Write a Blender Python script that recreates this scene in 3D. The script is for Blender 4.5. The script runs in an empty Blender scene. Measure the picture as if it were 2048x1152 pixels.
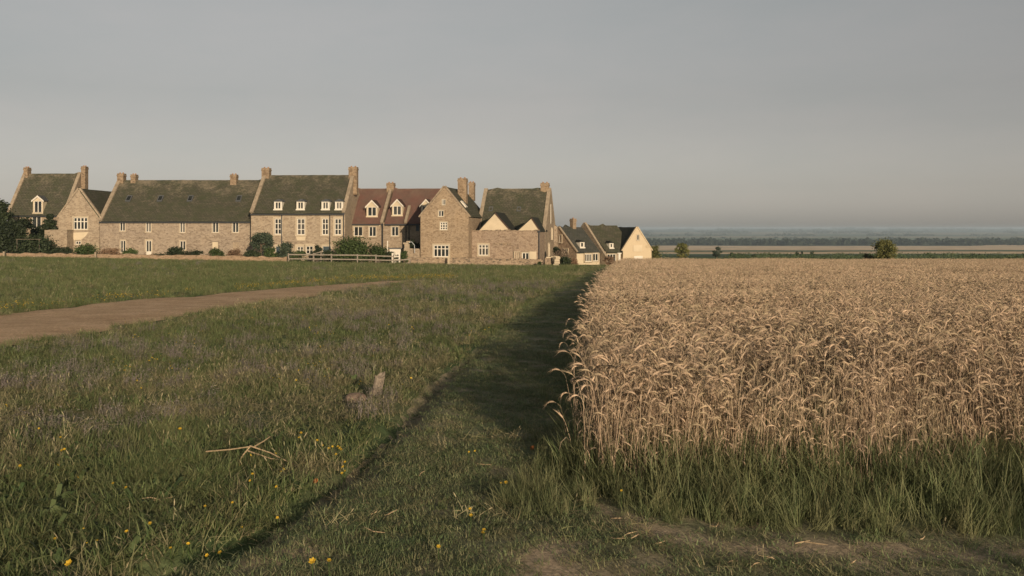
import bpy, bmesh, math, random
import numpy as np
from mathutils import Vector, Matrix
R = math.radians
random.seed(7)
rng = np.random.default_rng(11)
S = bpy.context.scene
COL = S.collection

# ------------------------------------------------------------------ camera
F = 1991.0            # focal length in pixels of the 2048 px wide frame (35 mm lens)
EYE = 1.7
HZ = 457.0            # horizon row
cam_d = bpy.data.cameras.new('camera')
cam_d.sensor_width = 36.0
cam_d.lens = 36.0 * F / 2048.0
cam_d.shift_y = -(576.0 - HZ) / 2048.0
cam_d.clip_start = 0.05
cam_d.clip_end = 60000
cam = bpy.data.objects.new('camera', cam_d)
cam.location = (0, 0, EYE)
cam.rotation_euler = (R(90), 0, 0)
COL.objects.link(cam)
S.camera = cam

# ------------------------------------------------------------------ sky, sun, exposure
SUN_EL, SUN_AZ = R(10.6), R(19.0)          # azimuth: to the right of straight behind the camera
to_sun = Vector((math.sin(SUN_AZ) * math.cos(SUN_EL), -math.cos(SUN_AZ) * math.cos(SUN_EL), math.sin(SUN_EL)))
W = bpy.data.worlds.new('World')
S.world = W
W.use_nodes = True
nt = W.node_tree
nt.nodes.clear()
wo = nt.nodes.new('ShaderNodeOutputWorld')
bg = nt.nodes.new('ShaderNodeBackground')
sk = nt.nodes.new('ShaderNodeTexSky')
sk.sky_type = 'NISHITA'
sk.sun_disc = False
sk.sun_elevation = SUN_EL
sk.sun_rotation = math.atan2(to_sun.x, to_sun.y)
sk.altitude = 100
sk.air_density = 1.0
sk.dust_density = 0.85
sk.ozone_density = 1.0
hs = nt.nodes.new('ShaderNodeHueSaturation')
hs.inputs['Saturation'].default_value = 0.20
bg.inputs['Strength'].default_value = 0.076
nt.links.new(sk.outputs[0], hs.inputs['Color'])
wm_ = nt.nodes.new('ShaderNodeMix'); wm_.data_type = 'RGBA'; wm_.blend_type = 'MULTIPLY'
wm_.inputs[0].default_value = 1.0
tc0 = nt.nodes.new('ShaderNodeTexCoord'); sz0 = nt.nodes.new('ShaderNodeSeparateXYZ'); rp0 = nt.nodes.new('ShaderNodeValToRGB')      # dusty rose haze low in the sky, all round
rp0.color_ramp.elements.new(.5)
for k_, (p_, c_) in enumerate(((0.0, (.99, .96, .925, 1)), (.10, (.985, .932, .905, 1)), (.26, (1.10, 1.085, 1.05, 1)))):
    rp0.color_ramp.elements[k_].color = c_
for k_, p_ in ((1, .10), (2, .26)): rp0.color_ramp.elements[k_].position = p_
nt.links.new(tc0.outputs['Generated'], sz0.inputs[0]); nt.links.new(sz0.outputs['Z'], rp0.inputs[0]); nt.links.new(rp0.outputs[0], wm_.inputs[7])
nt.links.new(hs.outputs[0], wm_.inputs[6])
tcw = nt.nodes.new('ShaderNodeTexCoord'); mpw = nt.nodes.new('ShaderNodeMapping'); mpw.inputs['Scale'].default_value = (1.6, 1.6, 5.0)
nzw = nt.nodes.new('ShaderNodeTexNoise'); nzw.inputs['Scale'].default_value = 2.2; nzw.inputs['Detail'].default_value = 8; nzw.inputs['Roughness'].default_value = .62
rpw = nt.nodes.new('ShaderNodeValToRGB'); rpw.color_ramp.elements[0].position = .3; rpw.color_ramp.elements[1].position = .7
rpw.color_ramp.elements[0].color = (.945, .965, .97, 1); rpw.color_ramp.elements[1].color = (1.055, 1.03, 1.025, 1)      # a thin uneven veil of high cloud
vm_ = nt.nodes.new('ShaderNodeMix'); vm_.data_type = 'RGBA'; vm_.blend_type = 'MULTIPLY'; vm_.inputs[0].default_value = 1.0
nt.links.new(tcw.outputs['Generated'], mpw.inputs[0]); nt.links.new(mpw.outputs[0], nzw.inputs['Vector']); nt.links.new(nzw.outputs['Fac'], rpw.inputs[0])
nt.links.new(wm_.outputs[2], vm_.inputs[6]); nt.links.new(rpw.outputs[0], vm_.inputs[7])
nt.links.new(vm_.outputs[2], bg.inputs[0])
nt.links.new(bg.outputs[0], wo.inputs[0])
sl = bpy.data.lights.new('sun', 'SUN')
sl.energy = 5.0
sl.angle = R(0.6)
sl.color = (1.0, 0.79, 0.57)
so = bpy.data.objects.new('sun', sl)
so.rotation_euler = to_sun.to_track_quat('Z', 'Y').to_euler()
so.location = (20, -40, 30)
COL.objects.link(so)
S.view_settings.view_transform = 'Standard'
S.view_settings.look = 'None'
S.view_settings.exposure = 0.0
S.view_settings.gamma = 1.0
S.render.engine = 'CYCLES'
S.cycles.use_denoising = True
S.cycles.max_bounces = 5
S.cycles.diffuse_bounces = 3
S.cycles.glossy_bounces = 2
S.cycles.transmission_bounces = 2
S.cycles.volume_bounces = 0
S.cycles.transparent_max_bounces = 6
S.cycles.sample_clamp_indirect = 4.0

# ------------------------------------------------------------------ helpers: objects, meshes
def link(o, parent=None):
    COL.objects.link(o)
    if parent is not None:
        o.parent = parent
    return o
def tag(o, label=None, cat=None, group=None, kind=None):
    if label: o['label'] = label
    if cat: o['category'] = cat
    if group: o['group'] = group
    if kind: o['kind'] = kind
    return o
def empty(name, loc=(0, 0, 0), rz=0.0):
    o = bpy.data.objects.new(name, None)
    o.empty_display_size = 0.3
    o.location = loc
    o.rotation_euler = (0, 0, rz)
    return link(o)
class MB:
    """collects vertices and faces; build() links them as ONE mesh object"""
    def __init__(s): s.v = []; s.f = []
    def poly(s, pts):
        n = len(s.v); s.v += [tuple(p) for p in pts]; s.f.append(tuple(range(n, n + len(pts))))
    def box(s, x0, x1, y0, y1, z0, z1, M=None):
        p = [(x0,y0,z0),(x1,y0,z0),(x1,y1,z0),(x0,y1,z0),(x0,y0,z1),(x1,y0,z1),(x1,y1,z1),(x0,y1,z1)]
        s.hexa(p, M)
    def hexa(s, p, M=None):
        if M is not None: p = [tuple(M @ Vector(q)) for q in p]
        n = len(s.v); s.v += [tuple(q) for q in p]
        for q in ((0,3,2,1),(4,5,6,7),(0,1,5,4),(1,2,6,5),(2,3,7,6),(3,0,4,7)):
            s.f.append(tuple(n + i for i in q))
    def tube(s, pts, rad, seg=6, cap=True):
        pts = [Vector(p) for p in pts]
        n0 = len(s.v)
        for i, p in enumerate(pts):
            t = (pts[min(i+1, len(pts)-1)] - pts[max(i-1, 0)]).normalized()
            a = t.cross(Vector((0, 0, 1)))
            if a.length < 0.05: a = t.cross(Vector((1, 0, 0)))
            a.normalize(); b = t.cross(a)
            r = rad[i] if hasattr(rad, '__len__') else rad
            for k in range(seg):
                w = 2 * math.pi * k / seg
                s.v.append(tuple(p + a * (r * math.cos(w)) + b * (r * math.sin(w))))
        for i in range(len(pts) - 1):
            for k in range(seg):
                k2 = (k + 1) % seg
                s.f.append((n0+i*seg+k, n0+i*seg+k2, n0+(i+1)*seg+k2, n0+(i+1)*seg+k))
        if cap:
            s.f.append(tuple(n0 + k for k in range(seg))[::-1])
            s.f.append(tuple(n0 + (len(pts)-1)*seg + k for k in range(seg)))
    def mesh(s, name, mat, smooth=False, fix=True):
        me = bpy.data.meshes.new(name)
        me.from_pydata(s.v, [], s.f)
        if fix:
            bm = bmesh.new(); bm.from_mesh(me)
            bmesh.ops.recalc_face_normals(bm, faces=bm.faces)
            bm.to_mesh(me); bm.free()
        if mat: me.materials.append(mat)
        if smooth: me.polygons.foreach_set('use_smooth', [True] * len(me.polygons))
        me.update()
        return me
    def build(s, name, mat, parent=None, smooth=False, fix=True):
        return link(bpy.data.objects.new(name, s.mesh(name, mat, smooth, fix)), parent)
def np_mesh(name, v, faces, mat, tint=None, smooth=False):
    """faces: int array (n, k) with k = 3 or 4"""
    me = bpy.data.meshes.new(name)
    v = np.asarray(v, np.float32); faces = np.asarray(faces, np.int32)
    k = faces.shape[1]
    me.vertices.add(len(v)); me.vertices.foreach_set('co', v.ravel())
    me.loops.add(faces.size); me.loops.foreach_set('vertex_index', faces.ravel())
    me.polygons.add(len(faces))
    me.polygons.foreach_set('loop_start', np.arange(0, faces.size, k, dtype=np.int32))
    me.polygons.foreach_set('loop_total', np.full(len(faces), k, np.int32))
    if smooth: me.polygons.foreach_set('use_smooth', np.ones(len(faces), bool))
    me.update(calc_edges=True)
    if tint is not None:
        a = me.attributes.new('tint', 'FLOAT', 'POINT'); a.data.foreach_set('value', np.asarray(tint, np.float32))
    if mat: me.materials.append(mat)
    return me

# ------------------------------------------------------------------ noise
def _h(i, j, s):
    n = (i.astype(np.int64) * 374761393 + j.astype(np.int64) * 668265263 + s * 974634777) & 0x7fffffff
    n = ((n ^ (n >> 13)) * 1274126177) & 0x7fffffff
    n = n ^ (n >> 16)
    return (n & 0xffff) / 65535.0
def vnoise(x, y, s=0):
    x = np.asarray(x, float); y = np.asarray(y, float)
    i = np.floor(x); j = np.floor(y); u = x - i; w = y - j
    u = u*u*(3-2*u); w = w*w*(3-2*w)
    i = i.astype(np.int64); j = j.astype(np.int64)
    return (_h(i,j,s)*(1-u)+_h(i+1,j,s)*u)*(1-w) + (_h(i,j+1,s)*(1-u)+_h(i+1,j+1,s)*u)*w
def fbm(x, y, s=0, o=4):
    x = np.asarray(x, float); y = np.asarray(y, float)
    t = 0; a = 0.5; k = 0
    for q in range(o):
        t = t + a * vnoise(x * 2**q, y * 2**q, s + q*17); k += a; a *= 0.5
    return t / k

# ------------------------------------------------------------------ terrain
_PY = [-300, 0, 20, 75, 100, 130, 200, 300, 530, 1000, 1700, 2500, 5000, 9000, 40000]
_PZ = [0, 0, -.4, -1.5, -2.03, -2.95, -4.75, -7.0, -13.2, -24.5, -34, -40, -43, -43, -43]
def gz(x, y):
    x = np.asarray(x, float); y = np.asarray(y, float)
    z = np.interp(y, _PY, _PZ)
    near = np.clip(y / 110.0, 0, 1) * np.clip((600 - y) / 400.0, 0, 1)
    z = z - 0.02 * np.clip(x, -60, 0) * near
    lv = np.clip((-x - 5) / 40.0, 0, 1) * np.clip((y - 110) / 60.0, 0, 1)     # the houses' shelf runs on level behind them
    z = z * (1 - lv) + lv * (-1.6)
    nb = np.clip((y + 2) / 6, 0, 1) * np.clip((140 - y) / 60.0, 0, 1)
    z = z + nb * (0.10 * (fbm(x * .35, y * .35, 3, 2) - .5) + 0.05 * np.clip((15 - y) / 6, 0, 1) * (fbm(x * 1.6, y * 1.6, 5, 2) - .5))
    hl = np.clip((y - 7000) / 8000.0, 0, 1)
    z = z + hl * (40 * fbm(x / 2600.0, y / 5000.0, 9, 3) + 14)
    return z
RUT = []
_gz_plain = gz
def gz(x, y):
    z = _gz_plain(x, y)
    if RUT:
        x = np.asarray(x, float); y = np.asarray(y, float); d = x - np.interp(y, RUT[1], RUT[0])
        k = np.clip((19 - y) / 7, 0, 1) * np.clip((y - 1.5) / 1.5, 0, 1)
        z = z + k * (-.13 * np.exp(-((d - .16) / .15) ** 2) + .05 * np.exp(-((d + .22) / .22) ** 2) + .03 * np.exp(-((d - .55) / .2) ** 2))
    return z
def ground_at(px, py):
    """the point of the ground seen at a place of the photograph"""
    rx = (px - 1024.0) / F; rz = (HZ - py) / F
    lo, hi = 1.0, 200.0
    t = np.linspace(1.0, 160.0, 6000)
    zz = EYE + rz * t - gz(rx * t, t)
    k = int(np.argmax(zz < 0)) if (zz < 0).any() else len(t) - 1
    return (rx * t[k], t[k])
def edge_x(y):
    return -0.27 + 0.093 * y + 0.0003 * y * y
WHEAT_Y0, WHEAT_Y1 = 6.9, 77.0
def wheat_front(x):
    return 6.95 + 0.18 * (np.asarray(x) - 0.3).clip(-1, 0) * -1 + 0.10 * np.sin(np.asarray(x) * 2.1)
def in_poly(x, y, poly):
    x = np.asarray(x); y = np.asarray(y)
    c = np.zeros(x.shape, bool)
    n = len(poly)
    for i in range(n):
        x0, y0 = poly[i]; x1, y1 = poly[(i+1) % n]
        if y0 == y1: continue
        m = ((y0 > y) != (y1 > y)) & (x < (x1 - x0) * (y - y0) / (y1 - y0) + x0)
        c ^= m
    return c
PATH_L = [ground_at(*p) for p in ((250,1152),(400,1110),(560,1020),(660,950),(755,868),(845,775),(955,690),(1055,610),(1150,558),(1205,535))]
PATH_R = [ground_at(*p) for p in ((1075,900),(1085,840),(1095,780),(1110,700))]
VERGE_B = [ground_at(*p) for p in ((1070,870),(1100,940),(1160,990),(1255,1035),(1450,1078),(2048,1092),(2400,1095))]
pl_y = np.array([p[1] for p in PATH_L]); pl_x = np.array([p[0] for p in PATH_L])
RUT += [pl_x, pl_y]
def path_left(y): return np.interp(y, pl_y, pl_x)
vb_x = np.array([p[0] for p in VERGE_B]); vb_y = np.array([p[1] for p in VERGE_B])
def verge_base(x): return np.interp(x, vb_x, vb_y)
TR_N = [ground_at(*p) for p in ((-900,880),(-300,757),(0,697),(250,653),(500,611),(650,589),(775,569),(850,562))]
TR_F = [ground_at(*p) for p in ((-900,690),(-300,652),(0,630),(250,603),(500,582),(650,571),(770,563),(848,561))]
TRACK = TR_N + TR_F[::-1]
def in_wheat(x, y):
    return (x > edge_x(y) ) & (y > wheat_front(x)) & (y < WHEAT_Y1 + 1.0 - 0.02 * x)
def in_verge(x, y):
    """tall grass between the beaten path and the wheat"""
    a = (y > verge_base(x)) & (y < wheat_front(x) + .25) & (x > edge_x(y) - .42)
    b = (y >= 6.2) & (x > edge_x(y) - .35 - .1 * np.sin(y * 3)) & (x < edge_x(y) + .15) & (y < 80)
    return a | b
def in_path(x, y):
    return (x > path_left(y)) & (x < edge_x(y) - .1) & (y < 92) | ((x > path_left(y)) & (y < verge_base(x)))
def earth_amount(x, y):
    """how bare the beaten path is, 0 to 1"""
    rut = 1.1 * np.exp(-((x - path_left(y) - .17) / .20) ** 2) * np.clip((19 - y) / 6, 0, 1)
    r = verge_base(x) - y
    d2 = np.exp(-((r - .30) / .24) ** 2) * np.clip((x - .1) / .4, 0, 1)
    d3 = np.exp(-((x - .30 - (4.6 - y) * .12) / .24) ** 2) * np.clip((6.0 - y) / .6, 0, 1)
    pch = np.clip((fbm(x * 1.5, y * 1.5, 41, 3) - .55) * 5, 0, 1) * .6 * np.clip((9 - y) / 3, 0, 1)
    return np.clip(np.maximum(np.maximum(rut, d2 * .85), np.maximum(d3, pch)), 0, 1)
HEATH = [ground_at(*p) + (r,) for p, r in (((890,668),.9),((700,712),1.0),((640,740),.7),((330,690),1.3),((245,845),.6),((760,655),1.2),((1000,575),3.),((930,590),3.),((560,760),.6),((130,760),.7),((720,640),1.4))]
def heath_amount(x, y):
    h = np.clip((fbm(x * .45, y * .30, 77, 3) - .68) * 4, 0, .12)
    for a, b, r in HEATH:
        h = np.maximum(h, np.exp(-((x - a) ** 2 + ((y - b) * .8) ** 2) / (2 * r * r)) * np.clip(1.2 * fbm(x * 3, y * 3, 5, 2) - .38, 0, .22))
    return h
def dry_amount(x, y):
    d = .5 + 1.1 * (.62 * (fbm(x * .22, y * .34, 21, 3) - .5) + .5 * (fbm(x * .9, y * 1.2, 22, 3) - .5))
    near = np.exp(-((x - path_left(y) + .25) / .35) ** 2) * .12
    strip = np.clip((y - 16) / 20, 0, 1) * .05
    return d + near + strip
def lush(x, y):
    """the greener field beyond the dirt track"""
    fx = np.array([p[0] for p in TR_F]); fy = np.array([p[1] for p in TR_F])
    return (y > np.interp(x, fx, fy)) & (x < path_left(np.minimum(y, 90)) - 1.5)

# ------------------------------------------------------------------ materials
def mat(name):
    m = bpy.data.materials.new(name); m.use_nodes = True
    n = m.node_tree.nodes; l = m.node_tree.links
    b = n['Principled BSDF']
    return m, n, l, b
def ramp(n, cols, pos=None, interp='LINEAR'):
    r = n.new('ShaderNodeValToRGB'); r.color_ramp.interpolation = interp
    e = r.color_ramp.elements
    pos = pos or [i / (len(cols) - 1) for i in range(len(cols))]
    while len(e) < len(cols): e.new(0.5)
    for i, (c, p) in enumerate(zip(cols, pos)):
        e[i].position = p; e[i].color = (*c, 1)
    return r
def noise_node(n, l, coord, scale, detail=4, rough=.6, dist=0):
    t = n.new('ShaderNodeTexNoise'); t.inputs['Scale'].default_value = scale
    t.inputs['Detail'].default_value = detail; t.inputs['Roughness'].default_value = rough
    t.inputs['Distortion'].default_value = dist
    if coord is not None: l.new(coord, t.inputs['Vector'])
    return t
def mixc(n, l, fac, a, b, mode='MIX'):
    m = n.new('ShaderNodeMix'); m.data_type = 'RGBA'; m.blend_type = mode
    for sock, val in ((m.inputs[0], fac), (m.inputs[6], a), (m.inputs[7], b)):
        if hasattr(val, 'is_linked') or hasattr(val, 'node'): l.new(val, sock)
        elif isinstance(val, (int, float)): sock.default_value = val
        else: sock.default_value = (*val, 1)
    return m.outputs[2]
def simple(name, col, rough=.7, var=.15, scale=6.0, bump=0.0, spec=.3):
    m, n, l, b = mat(name)
    tc = n.new('ShaderNodeTexCoord')
    t = noise_node(n, l, tc.outputs['Object'], scale, 5)
    r = ramp(n, [tuple(c * (1 - var) for c in col), tuple(min(1, c * (1 + var)) for c in col)], [.3, .7])
    l.new(t.outputs['Fac'], r.inputs[0]); l.new(r.outputs[0], b.inputs['Base Color'])
    b.inputs['Roughness'].default_value = rough
    b.inputs['Specular IOR Level'].default_value = spec
    if bump:
        bp = n.new('ShaderNodeBump'); bp.inputs['Strength'].default_value = bump; bp.inputs['Distance'].default_value = .03
        l.new(t.outputs['Fac'], bp.inputs['Height']); l.new(bp.outputs[0], b.inputs['Normal'])
    return m
def stone_mat(name, c0, c1, c2, scale=3.2, render=0.0, rcol=(.6, .5, .36)):
    """coursed rubble stone with pale mortar, patches and stains"""
    m, n, l, b = mat(name)
    tc = n.new('ShaderNodeTexCoord')
    mp = n.new('ShaderNodeMapping'); mp.inputs['Scale'].default_value = (1, 1, 1.75)
    l.new(tc.outputs['Object'], mp.inputs[0])
    wob = noise_node(n, l, mp.outputs[0], 1.7, 2)
    ad = n.new('ShaderNodeVectorMath'); ad.operation = 'MULTIPLY_ADD'
    l.new(wob.outputs['Color'], ad.inputs[0]); ad.inputs[1].default_value = (.25, .25, .25); l.new(mp.outputs[0], ad.inputs[2])
    v = n.new('ShaderNodeTexVoronoi'); v.inputs['Scale'].default_value = scale
    l.new(ad.outputs[0], v.inputs['Vector'])
    ve = n.new('ShaderNodeTexVoronoi'); ve.feature = 'DISTANCE_TO_EDGE'; ve.inputs['Scale'].default_value = scale
    l.new(ad.outputs[0], ve.inputs['Vector'])
    sx = n.new('ShaderNodeSeparateColor'); l.new(v.outputs['Color'], sx.inputs[0])
    r = ramp(n, [c2, c0, c1, c0], [0, .35, .75, 1]); l.new(sx.outputs[0], r.inputs[0])
    big = noise_node(n, l, tc.outputs['Object'], .55, 5, .65)
    br = ramp(n, [(.84, .84, .86), (1.0, 1.0, 1.0), (1.12, 1.10, 1.06)], [.3, .5, .72]); l.new(big.outputs['Fac'], br.inputs[0])
    c = mixc(n, l, 1.0, r.outputs[0], br.outputs[0], 'MULTIPLY')
    fine = noise_node(n, l, tc.outputs['Object'], 9, 4, .7)
    fr = ramp(n, [(.62, .6, .58), (1.25, 1.25, 1.25)], [.3, .7]); l.new(fine.outputs['Fac'], fr.inputs[0])
    c = mixc(n, l, .75, c, fr.outputs[0], 'MULTIPLY')
    er = ramp(n, [(1, 1, 1), (0, 0, 0)], [0.0, .09]); l.new(ve.outputs['Distance'], er.inputs[0])
    mo = mixc(n, l, .5, c, tuple(x * .95 for x in c1))
    c = mixc(n, l, er.outputs[0], c, mo)
    if render:
        rn = noise_node(n, l, tc.outputs['Object'], .35, 3)
        rr = ramp(n, [(0, 0, 0), (1, 1, 1)], [.55 - render * .2, .62 - render * .2]); l.new(rn.outputs['Fac'], rr.inputs[0])
        c = mixc(n, l, rr.outputs[0], c, rcol)
    l.new(c, b.inputs['Base Color'])
    b.inputs['Roughness'].default_value = .9; b.inputs['Specular IOR Level'].default_value = .15
    bp = n.new('ShaderNodeBump'); bp.inputs['Strength'].default_value = .7; bp.inputs['Distance'].default_value = .05
    sm = n.new('ShaderNodeMath'); sm.operation = 'MULTIPLY_ADD'
    mn = n.new('ShaderNodeMath'); mn.operation = 'MINIMUM'; l.new(ve.outputs['Distance'], mn.inputs[0]); mn.inputs[1].default_value = .15
    l.new(fine.outputs['Fac'], sm.inputs[0]); sm.inputs[1].default_value = .12; l.new(mn.outputs[0], sm.inputs[2])
    l.new(sm.outputs[0], bp.inputs['Height']); l.new(bp.outputs[0], b.inputs['Normal'])
    return m
def roof_mat(name, c0, c1, moss, lichen, row=.26, brick=.38):
    """courses of slates or tiles with moss and lichen; UV is in metres"""
    m, n, l, b = mat(name)
    uv = n.new('ShaderNodeUVMap')
    bk = n.new('ShaderNodeTexBrick'); l.new(uv.outputs[0], bk.inputs['Vector'])
    bk.inputs['Scale'].default_value = 1.0; bk.inputs['Brick Width'].default_value = brick; bk.inputs['Row Height'].default_value = row
    bk.inputs['Mortar Size'].default_value = .014; bk.inputs['Bias'].default_value = 0.0
    bk.inputs['Color1'].default_value = (*c0, 1); bk.inputs['Color2'].default_value = (*c1, 1)
    bk.inputs['Mortar'].default_value = (*[x * .35 for x in c0], 1)
    t = noise_node(n, l, uv.outputs[0], .8, 6, .7)
    rm = ramp(n, [(0, 0, 0), (1, 1, 1)], [.42, .66]); l.new(t.outputs['Fac'], rm.inputs[0])
    c = mixc(n, l, rm.outputs[0], bk.outputs['Color'], moss)
    t2 = noise_node(n, l, uv.outputs[0], 3.0, 6, .75)
    t3 = noise_node(n, l, uv.outputs[0], .45, 3)
    ad = n.new('ShaderNodeMath'); ad.operation = 'ADD'; l.new(t2.outputs['Fac'], ad.inputs[0])
    sp = n.new('ShaderNodeSeparateXYZ'); l.new(uv.outputs[0], sp.inputs[0])
    rg = n.new('ShaderNodeMapRange'); rg.inputs[1].default_value = 2.5; rg.inputs[2].default_value = 7.0; rg.inputs[3].default_value = -.16; rg.inputs[4].default_value = .14; l.new(sp.outputs['Y'], rg.inputs[0])
    a3 = n.new('ShaderNodeMath'); a3.operation = 'ADD'; l.new(t3.outputs['Fac'], a3.inputs[0]); l.new(rg.outputs[0], a3.inputs[1])   # lichen likes the weathered ridge
    l.new(a3.outputs[0], ad.inputs[1])
    rl = ramp(n, [(0, 0, 0), (1, 1, 1)], [.56, .74])
    dv = n.new('ShaderNodeMath'); dv.operation = 'MULTIPLY'; dv.inputs[1].default_value = .55; l.new(ad.outputs[0], dv.inputs[0]); l.new(dv.outputs[0], rl.inputs[0])
    c = mixc(n, l, rl.outputs[0], c, lichen)
    gr = noise_node(n, l, uv.outputs[0], 14, 3, .7)
    gg = ramp(n, [(.6, .6, .6), (1.35, 1.35, 1.35)], [.3, .7]); l.new(gr.outputs['Fac'], gg.inputs[0])
    c = mixc(n, l, .8, c, gg.outputs[0], 'MULTIPLY')
    l.new(c, b.inputs['Base Color'])
    b.inputs['Roughness'].default_value = .92; b.inputs['Specular IOR Level'].default_value = .12
    bp = n.new('ShaderNodeBump'); bp.inputs['Strength'].default_value = .8; bp.inputs['Distance'].default_value = .05
    mx = n.new('ShaderNodeMath'); mx.operation = 'MULTIPLY_ADD'; l.new(bk.outputs['Fac'], mx.inputs[0]); mx.inputs[1].default_value = -.5; l.new(t2.outputs['Fac'], mx.inputs[2])
    l.new(mx.outputs[0], bp.inputs['Height']); l.new(bp.outputs[0], b.inputs['Normal'])
    return m
def blade_mat(name, ca, cb, cc=None, trans=.3, rough=.65, rnd=.5, base=None):
    """leaf and blade colour: tint attribute picks ca..cb, each copy drifts towards cc"""
    m, n, l, b = mat(name)
    at = n.new('ShaderNodeAttribute'); at.attribute_name = 'tint'
    r = ramp(n, [ca, cb], [0, 1]); l.new(at.outputs['Fac'], r.inputs[0])
    c = r.outputs[0]
    oi = n.new('ShaderNodeObjectInfo')
    if cc is not None:
        rr = ramp(n, [(0, 0, 0), (rnd, rnd, rnd)], [.35, 1]); l.new(oi.outputs['Random'], rr.inputs[0])
        c = mixc(n, l, rr.outputs[0], c, cc)
    g = ramp(n, [(.72, .72, .72), (1.28, 1.28, 1.28)], [0, 1])
    ml = n.new('ShaderNodeMath'); ml.operation = 'MULTIPLY'; ml.inputs[1].default_value = 7.31; l.new(oi.outputs['Random'], ml.inputs[0])
    fr = n.new('ShaderNodeMath'); fr.operation = 'FRACT'; l.new(ml.outputs[0], fr.inputs[0]); l.new(fr.outputs[0], g.inputs[0])
    c = mixc(n, l, 1.0, c, g.outputs[0], 'MULTIPLY')
    l.new(c, b.inputs['Base Color']); b.inputs['Roughness'].default_value = rough; b.inputs['Specular IOR Level'].default_value = .25
    if trans:
        tr = n.new('ShaderNodeBsdfTranslucent'); l.new(c, tr.inputs[0])
        mx = n.new('ShaderNodeMixShader'); mx.inputs[0].default_value = trans
        out = n['Material Output']
        l.new(b.outputs[0], mx.inputs[1]); l.new(tr.outputs[0], mx.inputs[2]); l.new(mx.outputs[0], out.inputs[0])
    return m

STONE = stone_mat('stone_wall', (.258, .204, .142), (.320, .262, .188), (.195, .150, .104), 4.4)
STONE_PALE = stone_mat('stone_pale', (.285, .230, .162), (.350, .290, .210), (.225, .176, .124), 4.2)
STONE_PINK = stone_mat('stone_pink', (.262, .198, .140), (.320, .252, .182), (.190, .140, .100), 4.0)
STONE_CREAM = stone_mat('stone_cream', (.40, .32, .20), (.47, .38, .25), (.31, .24, .15), 3, .8, (.48, .39, .26))
STONE_GREY = stone_mat('stone_weathered', (.262, .212, .156), (.325, .270, .204), (.190, .152, .112), 4.0)
STONE_WARM = stone_mat('stone_warm', (.268, .204, .134), (.330, .258, .174), (.205, .152, .100), 4.8)
DRYWALL = stone_mat('dry_stone', (.24, .18, .12), (.32, .25, .175), (.11, .09, .07), 4.5)
CHIM = stone_mat('chimney_stone', (.225, .166, .106), (.28, .215, .145), (.145, .105, .068), 4.2)
SLATE = roof_mat('stone_slates', (.070, .068, .048), (.104, .096, .068), (.060, .066, .038), (.20, .170, .120))
SLATE_DARK = roof_mat('dark_slates', (.058, .062, .055), (.085, .083, .070), (.056, .060, .044), (.16, .142, .105))
RED_TILE = roof_mat('red_tiles', (.165, .088, .068), (.205, .118, .092), (.130, .092, .070), (.20, .145, .105), .2, .22)
COPING = simple('coping_stone', (.29, .235, .165), .9, .25, 2.5, .4)
CREAM = simple('cream_render', (.50, .42, .29), .85, .08, 1.2, .1)
WHITE = simple('white_paint', (.58, .54, .45), .55, .05, 3)
SURR = simple('pale_dressed_stone', (.42, .35, .245), .85, .10, 3)
LEAD = simple('lead_sheet', (.085, .09, .09), .6, .2, 3)
DARKM = simple('dark_iron', (.035, .038, .04), .5, .2, 8)
WOODW = simple('weathered_white_rail', (.22, .19, .15), .85, .25, 5, .2)
WOODG = simple('grey_weathered_wood', (.20, .165, .125), .9, .35, 18, .5)
DOORM = simple('dark_door_paint', (.04, .06, .07), .5, .2, 5)
POT = simple('clay_pot', (.30, .17, .10), .9, .2, 8)
BARK = simple('bark', (.10, .075, .05), .95, .3, 8, .5)
def glass_mat():
    m, n, l, b = mat('window_glass')
    tc = n.new('ShaderNodeTexCoord'); t = noise_node(n, l, tc.outputs['Object'], 1.3, 3)
    r = ramp(n, [(.012, .014, .014), (.035, .04, .036)], [.35, .7]); l.new(t.outputs['Fac'], r.inputs[0])
    oi = n.new('ShaderNodeObjectInfo'); rr = ramp(n, [(0, 0, 0), (.9, .9, .9)], [.55, 1.0]); l.new(oi.outputs['Random'], rr.inputs[0])
    l.new(mixc(n, l, rr.outputs[0], r.outputs[0], (.13, .12, .10)), b.inputs['Base Color'])      # a curtain behind some of the panes
    b.inputs['Roughness'].default_value = .12; b.inputs['Specular IOR Level'].default_value = .4
    return m
GLASS = glass_mat()

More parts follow.
